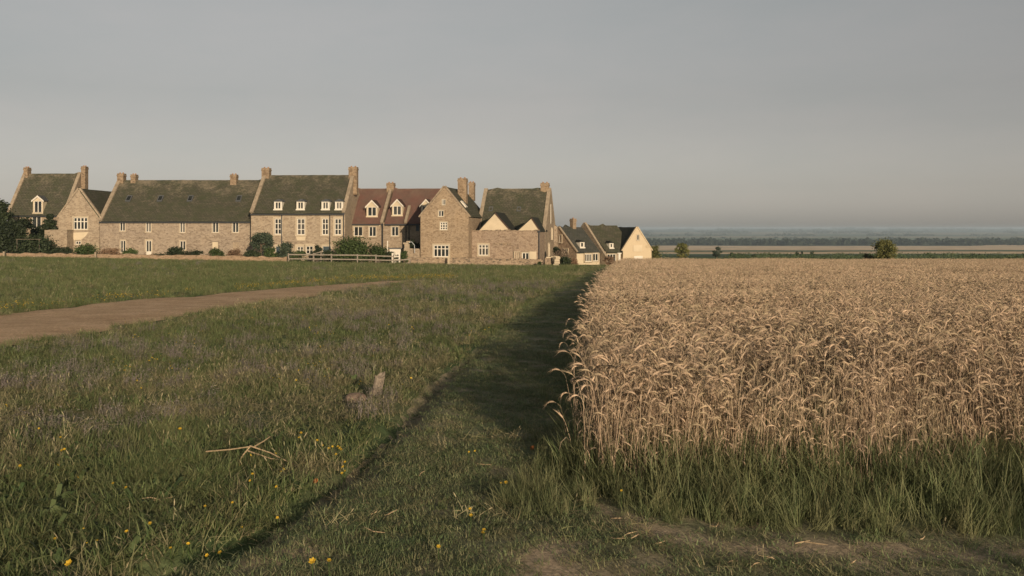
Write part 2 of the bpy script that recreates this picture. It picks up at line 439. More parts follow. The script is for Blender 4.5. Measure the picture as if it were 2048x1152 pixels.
# ------------------------------------------------------------------ the ground
def ground_material():
    m, n, l, b = mat('meadow_soil_and_far_fields')
    geo = n.new('ShaderNodeNewGeometry')
    sp = n.new('ShaderNodeSeparateXYZ'); l.new(geo.outputs['Position'], sp.inputs[0])
    P = geo.outputs['Position']
    # near: thatch, soil and short growth
    t1 = noise_node(n, l, P, .35, 6, .65); t2 = noise_node(n, l, P, 6, 6, .75)
    r1 = ramp(n, [(.062, .105, .042), (.110, .140, .065), (.165, .155, .085)], [.36, .5, .64]); l.new(t1.outputs['Fac'], r1.inputs[0])
    r2 = ramp(n, [(.45, .45, .45), (1.4, 1.4, 1.4)], [.3, .72]); l.new(t2.outputs['Fac'], r2.inputs[0])
    near = mixc(n, l, 1.0, r1.outputs[0], r2.outputs[0], 'MULTIPLY')
    # far: strips of crop, stubble and green, bent a little by noise
    mp = n.new('ShaderNodeMapping'); mp.inputs['Scale'].default_value = (.0011, .0024, 0); l.new(P, mp.inputs[0])
    wn = noise_node(n, l, mp.outputs[0], 1.0, 3, .55)
    wy = n.new('ShaderNodeMath'); wy.operation = 'MULTIPLY_ADD'; l.new(wn.outputs['Fac'], wy.inputs[0]); wy.inputs[1].default_value = .22
    lg = n.new('ShaderNodeMath'); lg.operation = 'LOGARITHM'; l.new(sp.outputs['Y'], lg.inputs[0]); lg.inputs[1].default_value = 10.0
    sub = n.new('ShaderNodeMath'); sub.operation = 'ADD'; l.new(lg.outputs[0], sub.inputs[0]); sub.inputs[1].default_value = -.11
    l.new(sub.outputs[0], wy.inputs[2])
    mr = n.new('ShaderNodeMapRange'); mr.inputs[1].default_value = 2.0; mr.inputs[2].default_value = 4.4; l.new(wy.outputs[0], mr.inputs[0])
    def q(d): return (math.log10(d) - 2.0) / 2.4
    green, tan, dkg = (.085, .130, .055), (.70, .53, .33), (.055, .085, .045)
    rf = ramp(n, [green, dkg, green, tan, (.42, .31, .17), (.11, .15, .07), tan, (.72, .56, .37), dkg, (.16, .21, .12), (.13, .18, .10), (.30, .27, .17), (.10, .14, .08), (.24, .22, .14), (.08, .11, .08)],
              [0, q(420), q(800), q(1060), q(1230), q(1290), q(1480), q(1720), q(2430), q(3000), q(4200), q(4800), q(5600), q(7200), q(9500)], 'CONSTANT')
    l.new(mr.outputs[0], rf.inputs[0])
    t4 = noise_node(n, l, P, .02, 6, .7)
    r4 = ramp(n, [(.6, .6, .6), (1.3, 1.3, 1.3)], [.3, .7]); l.new(t4.outputs['Fac'], r4.inputs[0])
    far = mixc(n, l, 1.0, rf.outputs[0], r4.outputs[0], 'MULTIPLY')
    mf = n.new('ShaderNodeMapRange'); mf.inputs[1].default_value = 80; mf.inputs[2].default_value = 150; l.new(sp.outputs['Y'], mf.inputs[0])
    l.new(mixc(n, l, mf.outputs[0], near, far), b.inputs['Base Color'])
    b.inputs['Roughness'].default_value = .95; b.inputs['Specular IOR Level'].default_value = .1
    bp = n.new('ShaderNodeBump'); bp.inputs['Strength'].default_value = .5; bp.inputs['Distance'].default_value = .04
    l.new(t2.outputs['Fac'], bp.inputs['Height']); l.new(bp.outputs[0], b.inputs['Normal'])
    return m
def build_ground():
    ys = np.concatenate([np.linspace(-220, -6, 20), np.linspace(-5, 3, 20), 3.25 * (36000 / 3.25) ** np.linspace(0, 1, 420)])
    us = np.concatenate([np.linspace(-6, -.9, 14), np.linspace(-.85, .85, 260), np.linspace(.9, 6, 14)])
    Y, U = np.meshgrid(ys, us, indexing='ij')
    X = U * np.maximum(np.abs(Y), 4.0)
    X = np.where(Y < 4, U * (4.0 + np.clip(4 - Y, 0, None) * .6), X)
    Z = gz(X, Y)
    v = np.stack([X, Y, Z], -1).reshape(-1, 3)
    a, c = len(ys), len(us)
    i, j = np.meshgrid(np.arange(a - 1), np.arange(c - 1), indexing='ij')
    q = (i * c + j).ravel()
    f = np.stack([q, q + 1, q + c + 1, q + c], 1)
    o = link(bpy.data.objects.new('ground', np_mesh('ground', v, f, ground_material(), smooth=True)))
    tag(o, 'gently falling grassy ground running out to the far plain', kind='structure')
build_ground()
def earth_material(name, c0, c1, c2, s=3.0):
    m, n, l, b = mat(name)
    geo = n.new('ShaderNodeNewGeometry'); P = geo.outputs['Position']
    t1 = noise_node(n, l, P, s * .35, 6, .7); t2 = noise_node(n, l, P, s * 6, 5, .75)
    r1 = ramp(n, [c0, c1, c2], [.34, .5, .66]); l.new(t1.outputs['Fac'], r1.inputs[0])
    r2 = ramp(n, [(.55, .55, .55), (1.35, 1.35, 1.35)], [.3, .7]); l.new(t2.outputs['Fac'], r2.inputs[0])
    at = n.new('ShaderNodeAttribute'); at.attribute_name = 'tint'
    c1_ = mixc(n, l, at.outputs['Fac'], r1.outputs[0], (.46, .355, .245))
    l.new(mixc(n, l, 1.0, c1_, r2.outputs[0], 'MULTIPLY'), b.inputs['Base Color'])
    b.inputs['Roughness'].default_value = .95; b.inputs['Specular IOR Level'].default_value = .1
    bp = n.new('ShaderNodeBump'); bp.inputs['Strength'].default_value = .7; bp.inputs['Distance'].default_value = .03
    l.new(t2.outputs['Fac'], bp.inputs['Height']); l.new(bp.outputs[0], b.inputs['Normal'])
    return m
def strip(name, A, B, n_along, n_across, m, label, dz=.03, jit=.1, tint=None, lift=-.008):
    """a sheet between two border lines, following the ground a little above it"""
    def res(L, n):
        L = np.array(L, float); d = np.concatenate([[0], np.cumsum(np.hypot(*np.diff(L, axis=0).T))]); t = np.linspace(0, d[-1], n)
        return np.stack([np.interp(t, d, L[:, 0]), np.interp(t, d, L[:, 1])], 1)
    a, b = res(A, n_along), res(B, n_along)
    tt = np.arange(n_along) * (60.0 / n_along)
    for L_, sd_ in ((a, 3), (b, 8)):                        # the borders wander sideways only, so the sheet never folds
        tg = np.gradient(L_, axis=0); tg /= np.linalg.norm(tg, axis=1)[:, None] + 1e-9
        L_ += np.stack([-tg[:, 1], tg[:, 0]], 1) * ((fbm(tt * .6, tt * 0, sd_, 2) - .5) * 2.4 * jit)[:, None]
    w = np.linspace(0, 1, n_across)[None, :, None]
    p = a[:, None, :] * (1 - w) + b[:, None, :] * w
    p = p.reshape(-1, 2)
    h = np.sin(np.tile(np.linspace(0, np.pi, n_across), n_along)) ** .5
    z = gz(p[:, 0], p[:, 1]) + dz * h + lift
    v = np.column_stack([p, z])
    i, j = np.meshgrid(np.arange(n_along - 1), np.arange(n_across - 1), indexing='ij')
    q = (i * n_across + j).ravel()
    f = np.stack([q, q + 1, q + n_across + 1, q + n_across], 1)
    o = link(bpy.data.objects.new(name, np_mesh(name, v, f, m, None if tint is None else tint(p[:, 0], p[:, 1]), smooth=True)))
    return tag(o, label, kind='structure')
strip('dirt_track', TR_N, TR_F, 420, 40, earth_material('track_earth', (.42, .29, .175), (.52, .365, .225), (.60, .43, .28)), 'pale brown dirt track curving across the meadow', .02, .2, None, .012)
ysp = np.concatenate([np.linspace(2.2, 12, 60), np.linspace(12.5, 92, 60)])
pathR = []
for yy in ysp:
    xr = edge_x(yy) - .02
    if yy < 6.7:
        xs = np.linspace(-3, 7, 400); ok = verge_base(xs) > yy - .05
        xr = xs[ok].max() if ok.any() else 0
        xr = max(xr, edge_x(yy))
    pathR.append((xr, yy))
strip('footpath', [(path_left(yy) - .02, yy) for yy in ysp], pathR, 320, 80, earth_material('path_earth', (.11, .14, .075), (.19, .20, .115), (.37, .30, .21), 4), 'mown grass footpath with worn earth edges beside the wheat', .03, .03, lambda x, y: earth_amount(x, y) * np.where(x < path_left(y) + .5, .45, 1))

# ------------------------------------------------------------------ houses
def wall_strip(mb, prof, holes, base, fn, reveal=.2):
    """a wall under the roof line prof [(u, w), ...] with rectangular openings; fn(u, w, depth) -> xyz"""
    us = sorted(set([p[0] for p in prof] + [h[0] for h in holes] + [h[1] for h in holes]))
    us = [u for u in us if prof[0][0] <= u <= prof[-1][0]]
    top = lambda u: float(np.interp(u, [p[0] for p in prof], [p[1] for p in prof]))
    for a, b in zip(us[:-1], us[1:]):
        if b - a < 1e-6: continue
        mid = (a + b) / 2
        hs_ = sorted((h[2], h[3]) for h in holes if h[0] < mid < h[1])
        lo = base
        for z0, z1 in hs_:
            if z0 > lo: mb.poly([fn(a, lo, 0), fn(b, lo, 0), fn(b, z0, 0), fn(a, z0, 0)])
            lo = z1
        mb.poly([fn(a, lo, 0), fn(b, lo, 0), fn(b, top(b), 0), fn(a, top(a), 0)])
    for u0, u1, z0, z1 in holes:
        c = [(u0, z0), (u1, z0), (u1, z1), (u0, z1)]
        for i in range(4):
            p, q = c[i], c[(i + 1) % 4]
            mb.poly([fn(*p, 0), fn(*q, 0), fn(*q, reveal), fn(*p, reveal)])
class House:
    def __init__(s, name, label, px, d, yaw, group=None, cat='house'):
        s.th = R(yaw); s.P = Vector(((px - 1024.0) / F * d, d))
        s.zb = float(gz(s.P.x, s.P.y)) - .1
        s.root = empty(name, (s.P.x, s.P.y, s.zb), -s.th)
        tag(s.root, label, cat, group)
    def uw(s, px, py, v=0.0):
        rx, rz = (px - 1024.0) / F, (HZ - py) / F
        sn, cs = math.sin(s.th), math.cos(s.th)
        t = (v + s.P.x * sn + s.P.y * cs) / (rx * sn + cs)
        return ((rx * t - s.P.x) * cs - (t - s.P.y) * sn, EYE + rz * t - s.zb)
    def rect(s, px0, py0, px1, py1, v=0.0):
        u0, w1 = s.uw(px0, py0, v); u1, w0 = s.uw(px1, py1, v)
        return (u0, u1, w0, w1)
    def add(s, mb, name, m, parent=None, **k):
        return mb.build(name, m, parent or s.root, **k)
def gable_roof(h, a0, a1, b0, b1, we, wr, axis, m, over=.22, end=0.0, thick=.13, lift=.05, amp=.05, parent=None, name='roof', apex=None):
    """two uneven slopes; a runs along the ridge, b across it; axis 'u' = ridge parallel to the front"""
    bm = bmesh.new(); uvl = bm.loops.layers.uv.new('UVMap')
    bc = (b0 + b1) / 2 if apex is None else apex
    seed = (a0 * 3.1 + b0 * 1.7 + wr) % 50
    mp = (lambda a, b, w: (a, b, w)) if axis == 'u' else (lambda a, b, w: (b, a, w))
    A0, A1 = a0 - end, a1 + end
    na = max(3, int((A1 - A0) / .55)); nb = 9
    for side in (0, 1):
        be = b0 if side == 0 else b1
        sl = (wr - we) / abs(bc - be)
        L = math.hypot(bc - be, wr - we) + over * math.hypot(1, sl)
        grid = []
        for i in range(na + 1):
            row = []
            a = A0 + (A1 - A0) * i / na
            for j in range(nb + 1):
                t = j / nb
                bb = (be - over * (1 if be > bc else -1) * -1) if False else (be + (over if be > bc else -over))
                b = bb + (bc - bb) * t
                w = we - over * sl + (wr - we + over * sl) * t
                nz = .6 * (float(fbm(a * .35 + seed, b * .55 + side * 9, 31, 2)) - .5) + .5 * (float(fbm(a * 2.1 + seed, b * 1.7 + side * 9, 33, 2)) - .5)
                ed = (1.0 if 0 < i < na else .3) * (.45 if j == nb else 1.0)
                row.append((bm.verts.new(mp(a, b, w + lift + (nz * amp * 2 * ed))), a, t * L))
            grid.append(row)
        fs = []
        for i in range(na):
            for j in range(nb):
                q = [grid[i][j], grid[i+1][j], grid[i+1][j+1], grid[i][j+1]]
                f = bm.faces.new([x[0] for x in q])
                for lp, x in zip(f.loops, q): lp[uvl].uv = (x[1] + side * 31, x[2])
                fs.append(f)
    bmesh.ops.remove_doubles(bm, verts=bm.verts, dist=.004)
    bmesh.ops.recalc_face_normals(bm, faces=bm.faces)
    up = sum(f.normal.z for f in bm.faces)
    if up < 0: bmesh.ops.reverse_faces(bm, faces=bm.faces)
    bmesh.ops.solidify(bm, geom=bm.faces[:], thickness=thick)
    me = bpy.data.meshes.new(name); bm.to_mesh(me); bm.free(); me.materials.append(m)
    return link(bpy.data.objects.new(name, me), parent or h.root)
def shell(h, u0, u1, v0, v1, we, wr, axis, m, holes=(), base=-.6, name='wall', reveal=.2, ridge_v=None):
    mb = MB(); um, vm = (u0 + u1) / 2, (v0 + v1) / 2
    fr = [(u0, we), (u1, we)] if axis == 'u' else [(u0, we), (um, wr), (u1, we)]
    sd = [(v0, we), (vm, wr), (v1, we)] if axis == 'u' else [(v0, we), (v1, we)]
    wall_strip(mb, fr, list(holes), base, lambda u, w, d: (u, v0 + d, w), reveal)
    wall_strip(mb, fr, [], base, lambda u, w, d: (u, v1 - d, w))
    wall_strip(mb, sd, [], base, lambda v, w, d: (u0 + d, v, w))
    wall_strip(mb, sd, [], base, lambda v, w, d: (u1 - d, v, w))
    return h.add(mb, name, m, fix=False)
def coping(h, pts, wd=.3, th=.16, m=None, name='coping'):
    """stone coping along a sloping gable edge from pts[0] to pts[1] (house coordinates), wd wide in u (or v)"""
    mb = MB()
    for p, q in zip(pts[:-1], pts[1:]):
        p, q = Vector(p), Vector(q)
        d = (q - p).normalized(); side = d.cross(Vector((0, 0, 1))).normalized() * (wd / 2); up = side.cross(d).normalized()
        if up.z < 0: up = -up
        up = up * th
        mb.hexa([p - side, q - side, q + side, p + side, p - side + up, q - side + up, q + side + up, p + side + up])
    return h.add(mb, name, m or COPING)
def window(parent, u0, u1, w0, w1, v, cols=2, rows=1, split=None, fw=.07, mull=.08, fm=None, surround=.11, sill=True, name='window', pane=None, M=None, sm=None):
    """frame with mullions, glass behind it and a dressed stone surround; M turns it for other walls"""
    fm = fm or WHITE
    o = MB(); y0, y1 = v + .06, v + .13
    o.box(u0, u0 + fw, y0, y1, w0, w1); o.box(u1 - fw, u1, y0, y1, w0, w1)
    o.box(u0 + fw, u1 - fw, y0, y1, w0, w0 + fw); o.box(u0 + fw, u1 - fw, y0, y1, w1 - fw, w1)
    for c in range(1, cols):
        x = u0 + (u1 - u0) * c / cols
        o.box(x - mull / 2, x + mull / 2, y0 + .004, y1 - .004, w0 + fw, w1 - fw)
    zs = split if split else [k / rows for k in range(1, rows)]
    for k in zs:
        z = w0 + (w1 - w0) * k
        o.box(u0 + fw, u1 - fw, y0 + .008, y1 - .008, z - mull * .4, z + mull * .4)
    f = o.build(name, fm, parent)
    p = MB(); p.box(u0 + .01, u1 - .01, v + .10, v + .118, w0 + .01, w1 - .01)
    g = p.build('pane', pane or GLASS, f)
    if surround:
        s = MB(); k = surround; a, b = v - .03, v + .055
        s.box(u0 - k, u0, a, b, w0, w1); s.box(u1, u1 + k, a, b, w0, w1)
        s.box(u0 - k, u1 + k, a, b, w1, w1 + k * 1.2)
        if sill: s.box(u0 - k * 1.2, u1 + k * 1.2, a - .07, b, w0 - k * .9, w0)
        s.build('surround', sm or SURR, f)
    if M is not None:
        f.matrix_parent_inverse = Matrix(); f.matrix_basis = M
    return f
def chimney(h, u0, u1, v0, v1, w0, w1, pots=2, m=None):
    m = m or CHIM
    mb = MB(); t = .16
    mb.box(u0, u1, v0, v1, w0, w1 - .32)
    mb.box(u0 - .045, u1 + .045, v0 - .045, v1 + .045, w1 - .32, w1 - .2)
    mb.box(u0 - .01, u1 + .01, v0 - .01, v1 + .01, w1 - .2, w1)
    o = h.add(mb, 'chimney', m)
    fl = MB(); fl.box(u0 - .06, u1 + .06, v0 - .06, v1 + .06, w0, w0 + .14 + .0)
    for k in range(pots):
        x = u0 + (u1 - u0) * (k + .5) / pots; y = (v0 + v1) / 2
        p = MB(); p.tube([(x, y, w1 - .02), (x, y, w1 + .05), (x, y, w1 + .13)], [.10, .085, .095], 8)
        p.build('chimney_pot', POT, o)
    return o
def chim_px(h, px0, px1, py_top, w_base, v, dv=.9, pots=2):
    side = dv * (abs(1024 - px0) / h.P.y + F / h.P.y * math.sin(h.th) * (1 if px0 < 1024 else -1))
    px1 = px1 - min(side, (px1 - px0) * .42) if px0 < 1024 else px1
    u0, w1 = h.uw(px0, py_top, v - dv / 2); u1, _ = h.uw(px1, py_top, v - dv / 2)
    return chimney(h, u0 + .06, u1 - .0, v - dv / 2, v + dv / 2, w_base - .4, w1 - .1, pots)
def dormer(h, px0, px1, py_apex, py_eave, py_bot, we, slope, kind='gable', cols=2, front=None, roofm=None, bargem=None):
    """front wall with window, cheeks and a small roof running back into the slope"""
    v = 1.0
    for _ in range(8):
        wb = h.uw(px0, py_bot, v)[1]; v = max(.05, (wb - we) / slope)
    u0, wa = h.uw(px0, py_apex, v); u1, wb = h.uw(px1, py_bot, v); wv = h.uw(px0, py_eave, v)[1]
    um = (u0 + u1) / 2; vb = (wa - we) / slope + .5
    front = front or CREAM
    mb = MB(); k = .14
    hole = (u0 + k, u1 - k, wb + .16, wv - .05)
    prof = [(u0, wv), (um, wa), (u1, wv)] if kind == 'gable' else [(u0, wv), (u1, wv)]
    wall_strip(mb, prof, [hole], wb - .25, lambda u, w, d: (u, v + d, w), .12)
    for u in (u0, u1):
        mb.poly([(u, v, wb - .25), (u, v, wv), (u, vb, wv), (u, vb, wb - .25)])
    mb.box(u0 - .06, u1 + .06, v - .10, v, wb + .02, wb + .15)
    d = h.add(mb, 'dormer', front, fix=False)
    rm = MB(); o = .12
    if kind == 'gable':
        s = (wa - wv) / (um - u0)
        for sg, ue in ((-1, u0), (1, u1)):
            e = ue + sg * o; ze = wv - o * s
            rm.hexa([(e, v - .12, ze + .02), (um, v - .12, wa + .02), (um, vb + .6, wa + .02), (e, vb + .6, ze + .02),
                     (e, v - .12, ze + .12), (um, v - .12, wa + .13), (um, vb + .6, wa + .13), (e, vb + .6, ze + .12)])
    else:
        rm.hexa([(u0 - o, v - .12, wv), (u1 + o, v - .12, wv), (u1 + o, vb + .5, wv), (u0 - o, vb + .5, wv),
                 (u0 + .35, v + .25, wa), (u1 - .35, v + .25, wa), (u1 - .35, vb + .6, wa + .05), (u0 + .35, vb + .6, wa + .05)])
    r = rm.build('dormer_roof', roofm or LEAD, d)
    if kind == 'gable':
        bg_ = MB(); s = (wa - wv) / (um - u0)
        for sg, ue in ((-1, u0), (1, u1)):
            e = ue + sg * (o + .02); ze = wv - (o + .02) * s
            bg_.hexa([(e, v - .165, ze - .09), (um, v - .165, wa - .08), (um, v - .125, wa - .08), (e, v - .125, ze - .09),
                      (e, v - .165, ze + .10), (um, v - .165, wa + .12), (um, v - .125, wa + .12), (e, v - .125, ze + .10)])
        bg_.build('bargeboard', bargem or WHITE, d)
    fm = MB(); y0, y1 = v + .03, v + .09; a, b, c, e = hole
    fm.box(a, a + .06, y0, y1, c, e); fm.box(b - .06, b, y0, y1, c, e); fm.box(a + .06, b - .06, y0, y1, c, c + .06); fm.box(a + .06, b - .06, y0, y1, e - .06, e)
    for q in range(1, cols):
        x = a + (b - a) * q / cols; fm.box(x - .045, x + .045, y0 + .003, y1 - .003, c + .06, e - .06)
    fm.build('window_frame', WHITE, d)
    p = MB(); p.box(a + .01, b - .01, v + .06, v + .075, c + .01, e - .01); p.build('pane', GLASS, d)
    return d
def skylight(h, px0, px1, py0, py1, we, slope, frame=None):
    v = 1.5
    for _ in range(8):
        wm = h.uw(px0, (py0 + py1) / 2, v)[1]; v = (wm - we) / slope
    u0 = h.uw(px0, py0, v)[0]; u1 = h.uw(px1, py0, v)[0]
    dz = (py1 - py0) / F * (h.P.y + v) / 2
    dv = dz / slope
    n = Vector((0, -slope, 1)).normalized()
    def q(u, t, k): return tuple(Vector((u, v + dv * t, wm + dz * t + .05)) + n * k)
    def slab(mb, a, b, t0, t1, k0, k1):
        mb.hexa([q(a, t0, k0), q(b, t0, k0), q(b, t1, k0), q(a, t1, k0), q(a, t0, k1), q(b, t0, k1), q(b, t1, k1), q(a, t1, k1)])
    mb = MB(); f = .09; ft = .09 / max(dz, .1)
    slab(mb, u0, u0 + f, -1, 1, 0, .16); slab(mb, u1 - f, u1, -1, 1, 0, .16)
    slab(mb, u0 + f, u1 - f, -1, -1 + ft, 0, .16); slab(mb, u0 + f, u1 - f, 1 - ft, 1, 0, .16)
    o = h.add(mb, 'skylight', frame or LEAD)
    p = MB(); slab(p, u0 + f * .9, u1 - f * .9, -1 + ft * .9, 1 - ft * .9, .02, .11); p.build('pane', GLASS, o)
def pipe(h, px, py0, py1, v=-.08, r=.055):
    u, w1 = h.uw(px, py0, v); _, w0 = h.uw(px, py1, v)
    mb = MB(); mb.tube([(u, v, w0), (u, v, w1)], r, 6); mb.box(u - .12, u + .12, v - .08, v + .06, w1 - .1, w1 + .1)
    return h.add(mb, 'drainpipe', DARKM)
def gutter(h, u0, u1, we, over=.22, slope=.9, v0=0):
    mb = MB(); mb.box(u0, u1, v0 - over - .13, v0 - over - .02, we - over * slope - .12, we - over * slope + .0)
    return h.add(mb, 'gutter', DARKM)
def patch(h, pts, v, m, name, th=.03):
    """a raised flat patch (render, boarding) on the front wall, outline in (u, w)"""
    mb = MB(); n = len(pts)
    mb.poly([(u, v - th, w) for u, w in pts])
    for i in range(n):
        a, b = pts[i], pts[(i + 1) % n]
        mb.poly([(a[0], v - th, a[1]), (b[0], v - th, b[1]), (b[0], v + .02, b[1]), (a[0], v + .02, a[1])])
    return h.add(mb, name, m)

# ---- far left house with two chimneys
h = House('stone_house', 'tall stone house behind dark trees with a chimney on each gable', 15, 116, 0)
e = 4.0
u1, we = h.uw(133, 427); wr = h.uw(100, 348, e)[1]; sl_ = (wr - we) / e
wn = h.rect(64, 433, 82, 458)
shell(h, 0, u1, 0, 2*e, we, wr, 'u', STONE, [wn])
gable_roof(h, .25, u1 - .25, 0, 2*e, we, wr, 'u', SLATE)
for u in (.15, u1 - .15):
    coping(h, [(u, -.15, we - .1), (u, e, wr + .08), (u, 2*e + .15, we - .1)], .36, .2)
chim_px(h, 46, 62, 333, wr - .9, e); chim_px(h, 161, 177, 331, wr - 1.4, e)
dormer(h, 66, 86, 393, 401, 428, we, sl_)
window(h.root, *wn, 0, 2, 1)
gutter(h, 0, u1, we, slope=sl_)

# ---- gabled cottage in front of it
h = House('gabled_cottage', 'small stone cottage with a four light window high in its front gable', 117, 110, 0)
u1, we = h.uw(199, 434); um = u1 / 2; wr = h.uw(158, 378)[1]; sl_ = (wr - we) / um
wn = h.rect(147, 435, 175, 459); ws = h.rect(151, 482, 162, 489)
shell(h, 0, u1, 0, 9.5, we, wr, 'v', STONE_PALE, [wn, ws])
gable_roof(h, .0, 9.5, 0, u1, we, wr, 'v', SLATE, over=.12)
coping(h, [(-.1, .12, we - .12), (um, .12, wr + .05), (u1 + .1, .12, we - .12)], .32, .17, STONE_PALE)
window(h.root, *wn, 0, 4, 1, [.66], mull=.12); window(h.root, *ws, 0, 2, 1, surround=.08)
pu = [h.uw(*p) for p in ((133, 466), (177, 464), (172, 472), (161, 481), (149, 481), (143, 474))]
patch(h, pu[::-1], 0, CREAM, 'render_patch')
lo = [h.uw(*p)[0] for p in ((112, 497), (147, 497))]; lw = h.uw(112, 461)[1]
mb = MB(); mb.box(lo[0], lo[1], -1.6, -.02, -.5, lw); mb.box(lo[0] - .8, lo[0] - .01, -1.0, 1.2, -.5, lw + .05)
h.add(mb, 'lean_to', STONE_PALE)
mb = MB(); mb.box(lo[0] - .05, lo[1] + .05, -1.66, -.03, lw, lw + .09); h.add(mb, 'parapet_cap', COPING)

# ---- the long house
h = House('long_house', 'long low stone house with four small skylights in its roof and pale door', 200, 110, 0)
e = 5.3
u1, we = h.uw(503, 440); wr = h.uw(350, 361, e)[1]; sl_ = (wr - we) / e
W1 = [(240, 441, 250, 462), (292, 443, 302, 464), (360, 444, 370, 465), (425, 444, 437, 465), (465, 444, 477, 465)]
W2 = [(241, 481, 251, 505), (360, 482, 371, 500)]
hol = [h.rect(*p) for p in W1 + W2]; dr = h.rect(292, 481, 303, 513)
shell(h, 0, u1, 0, 2*e, we, wr, 'u', STONE_GREY, hol + [dr])
gable_roof(h, .2, u1, 0, 2*e, we, wr, 'u', SLATE, amp=.08)
coping(h, [(.12, -.15, we - .12), (.12, e, wr + .06), (.12, 2*e + .15, we - .1)], .4, .2)
for k, q in enumerate(hol): window(h.root, *q, 0, 2, 1, surround=.09, fw=.05)
window(h.root, dr[0], dr[1], dr[2] + .5, dr[3], 0, 2, 1, surround=.12, sill=False, name='glazed_door')
mb = MB(); mb.box(dr[0] + .01, dr[1] - .01, .07, .12, dr[2], dr[2] + .5); h.add(mb, 'door_panel', WHITE)
for a, b in ((425, 436), (466, 478)):
    q = h.rect(a, 484, b, 501); patch(h, [(q[0], q[2]), (q[1], q[2]), (q[1], q[3]), (q[0], q[3])], 0, CREAM if a < 450 else STONE_PALE, 'blocked_doorway')
    mb = MB(); mb.box(q[0] - .15, q[1] + .15, -.05, .02, q[3], q[3] + .09); h.add(mb, 'lintel', WOODG)
for a, b, c in ((233, 253, 345), (260, 277, 347), (459, 477, 347)):
    chim_px(h, a, b, c, wr - 1.3, e if a != 459 else e - .2)
for a in (253, 316, 376, 473): skylight(h, a, a + 10, 393, 405, we, sl_)
gutter(h, 0, u1, we, slope=sl_)

# ---- the tall house
h = House('tall_house', 'tall stone house with four tall cross windows and four small lead roofed dormers', 502, 108.5, 3)
e = 4.7
u1, we = h.uw(690, 424); wr = h.uw(610, 351, e)[1]; sl_ = (wr - we) / e
W1 = [(549, 437, 563, 469), (594, 437, 610, 470), (644, 437, 657, 470), (669, 437, 683, 470)]
W2 = [(551, 492, 561, 512), (594, 493, 607, 507), (612, 492, 626, 508), (645, 492, 662, 512)]
hol = [h.rect(*p) for p in W1]; hol2 = [h.rect(*p) for p in W2]
shell(h, 0, u1, 0, 2*e, we, wr, 'u', STONE_PALE, hol + hol2)
gable_roof(h, .2, u1 - .25, 0, 2*e, we, wr, 'u', SLATE, amp=.09)
coping(h, [(.12, -.15, we - .12), (.12, e, wr + .06), (.12, 2*e + .15, we - .1)], .4, .2)
coping(h, [(u1 - .12, -.15, we - .12), (u1 - .12, e, wr + .06), (u1 - .12, 2*e + .15, we - .1)], .4, .2)
for q in hol: window(h.root, *q, 0, 2, 1, [.68, .34], fw=.09, mull=.09, surround=.16)
for k, q in enumerate(hol2):
    if k in (0, 3): window(h.root, *q, 0, 1, 1, surround=.14, sill=False, fw=.05, name='doorway', pane=DOORM)
    else: window(h.root, *q, 0, 2, 2, surround=.2)
q = h.rect(594, 473, 610, 481); patch(h, [(q[0], q[2]), (q[1], q[2]), (q[1] + .1, q[3]), (q[0] - .1, q[3])], 0, CREAM, 'render_patch')
chim_px(h, 522, 543, 334, wr - 1.4, e); chim_px(h, 696, 717, 332, wr - 1.8, e)
for a, b in ((549, 563), (594, 608), (644, 658), (671, 685)):
    dormer(h, a - 1, b + 1, 398, 403, 421, we, sl_, 'hip', 2, front=WHITE)
for p in (563.5, 659.5, 687): pipe(h, p, 427, 508)
gutter(h, 0, u1, we, slope=sl_)

# ---- the red roofed houses
h = House('red_roofed_house', 'red tiled stone house between the tall house and a narrow parapet, sunlit', 690, 111.8, 6)
e = 4.6
u1, we = h.uw(766, 445); wr = h.uw(740, 378, e)[1]; sl_ = (wr - we) / e
hol = [h.rect(708, 453, 725, 472), h.rect(738, 453, 752, 473)]
shell(h, 0, u1, 0, 2*e, we, wr, 'u', STONE, hol)
gable_roof(h, .0, u1 - .15, 0, 2*e, we, wr, 'u', RED_TILE, amp=.06)
coping(h, [(u1 - .1, -.2, we - .12), (u1 - .1, e, wr + .1), (u1 - .1, 2*e + .15, we - .1)], .34, .22)
for q in hol: window(h.root, *q, 0, 2, 1, surround=.1, fw=.06)
mb = MB(); mb.box(.02, u1 - .3, -.06, .0, we - .42, we - .22); h.add(mb, 'fascia', CREAM)
dormer(h, 733, 755, 402, 413, 435, we, sl_, 'gable', 2, front=CREAM, roofm=RED_TILE)
chim_px(h, 772, 791, 364, wr - 2.0, e - .1)
pipe(h, 764, 449, 500); gutter(h, 0, u1 - .3, we, slope=sl_)

h = House('shaded_red_roofed_house', 'red tiled house tucked into the shade beside the big gable', 766, 110.9, 6)
u1, we = h.uw(868, 445); wr = h.uw(820, 378, e)[1]; sl_ = (wr - we) / e
hol = [h.rect(783, 453, 797, 472)]
shell(h, 0.02, u1, 0, 2*e, we, wr, 'u', STONE, hol)
gable_roof(h, .2, u1, 0, 2*e, we, wr, 'u', RED_TILE, amp=.06)
window(h.root, *hol[0], 0, 2, 1, surround=.1, fw=.06)
dormer(h, 784, 805, 400, 411, 433, we, sl_, 'gable', 2, front=CREAM, roofm=RED_TILE)
dormer(h, 842, 862, 400, 411, 433, we, sl_, 'gable', 2, front=CREAM, roofm=RED_TILE)
um = h.uw(812, 440)[0]
coping(h, [(um, -.25, we - .1), (um, e * .42, we + sl_ * e * .42 + .12)], .3, .25)
pipe(h, 812, 447, 505); pipe(h, 818, 447, 505); gutter(h, .3, u1, we, slope=sl_)
q = h.rect(832, 450, 838, 462); patch(h, [(q[0], q[2]), (q[1], q[2]), (q[1], q[3]), (q[0], q[3])], 0, DOORM, 'small_window', .01)

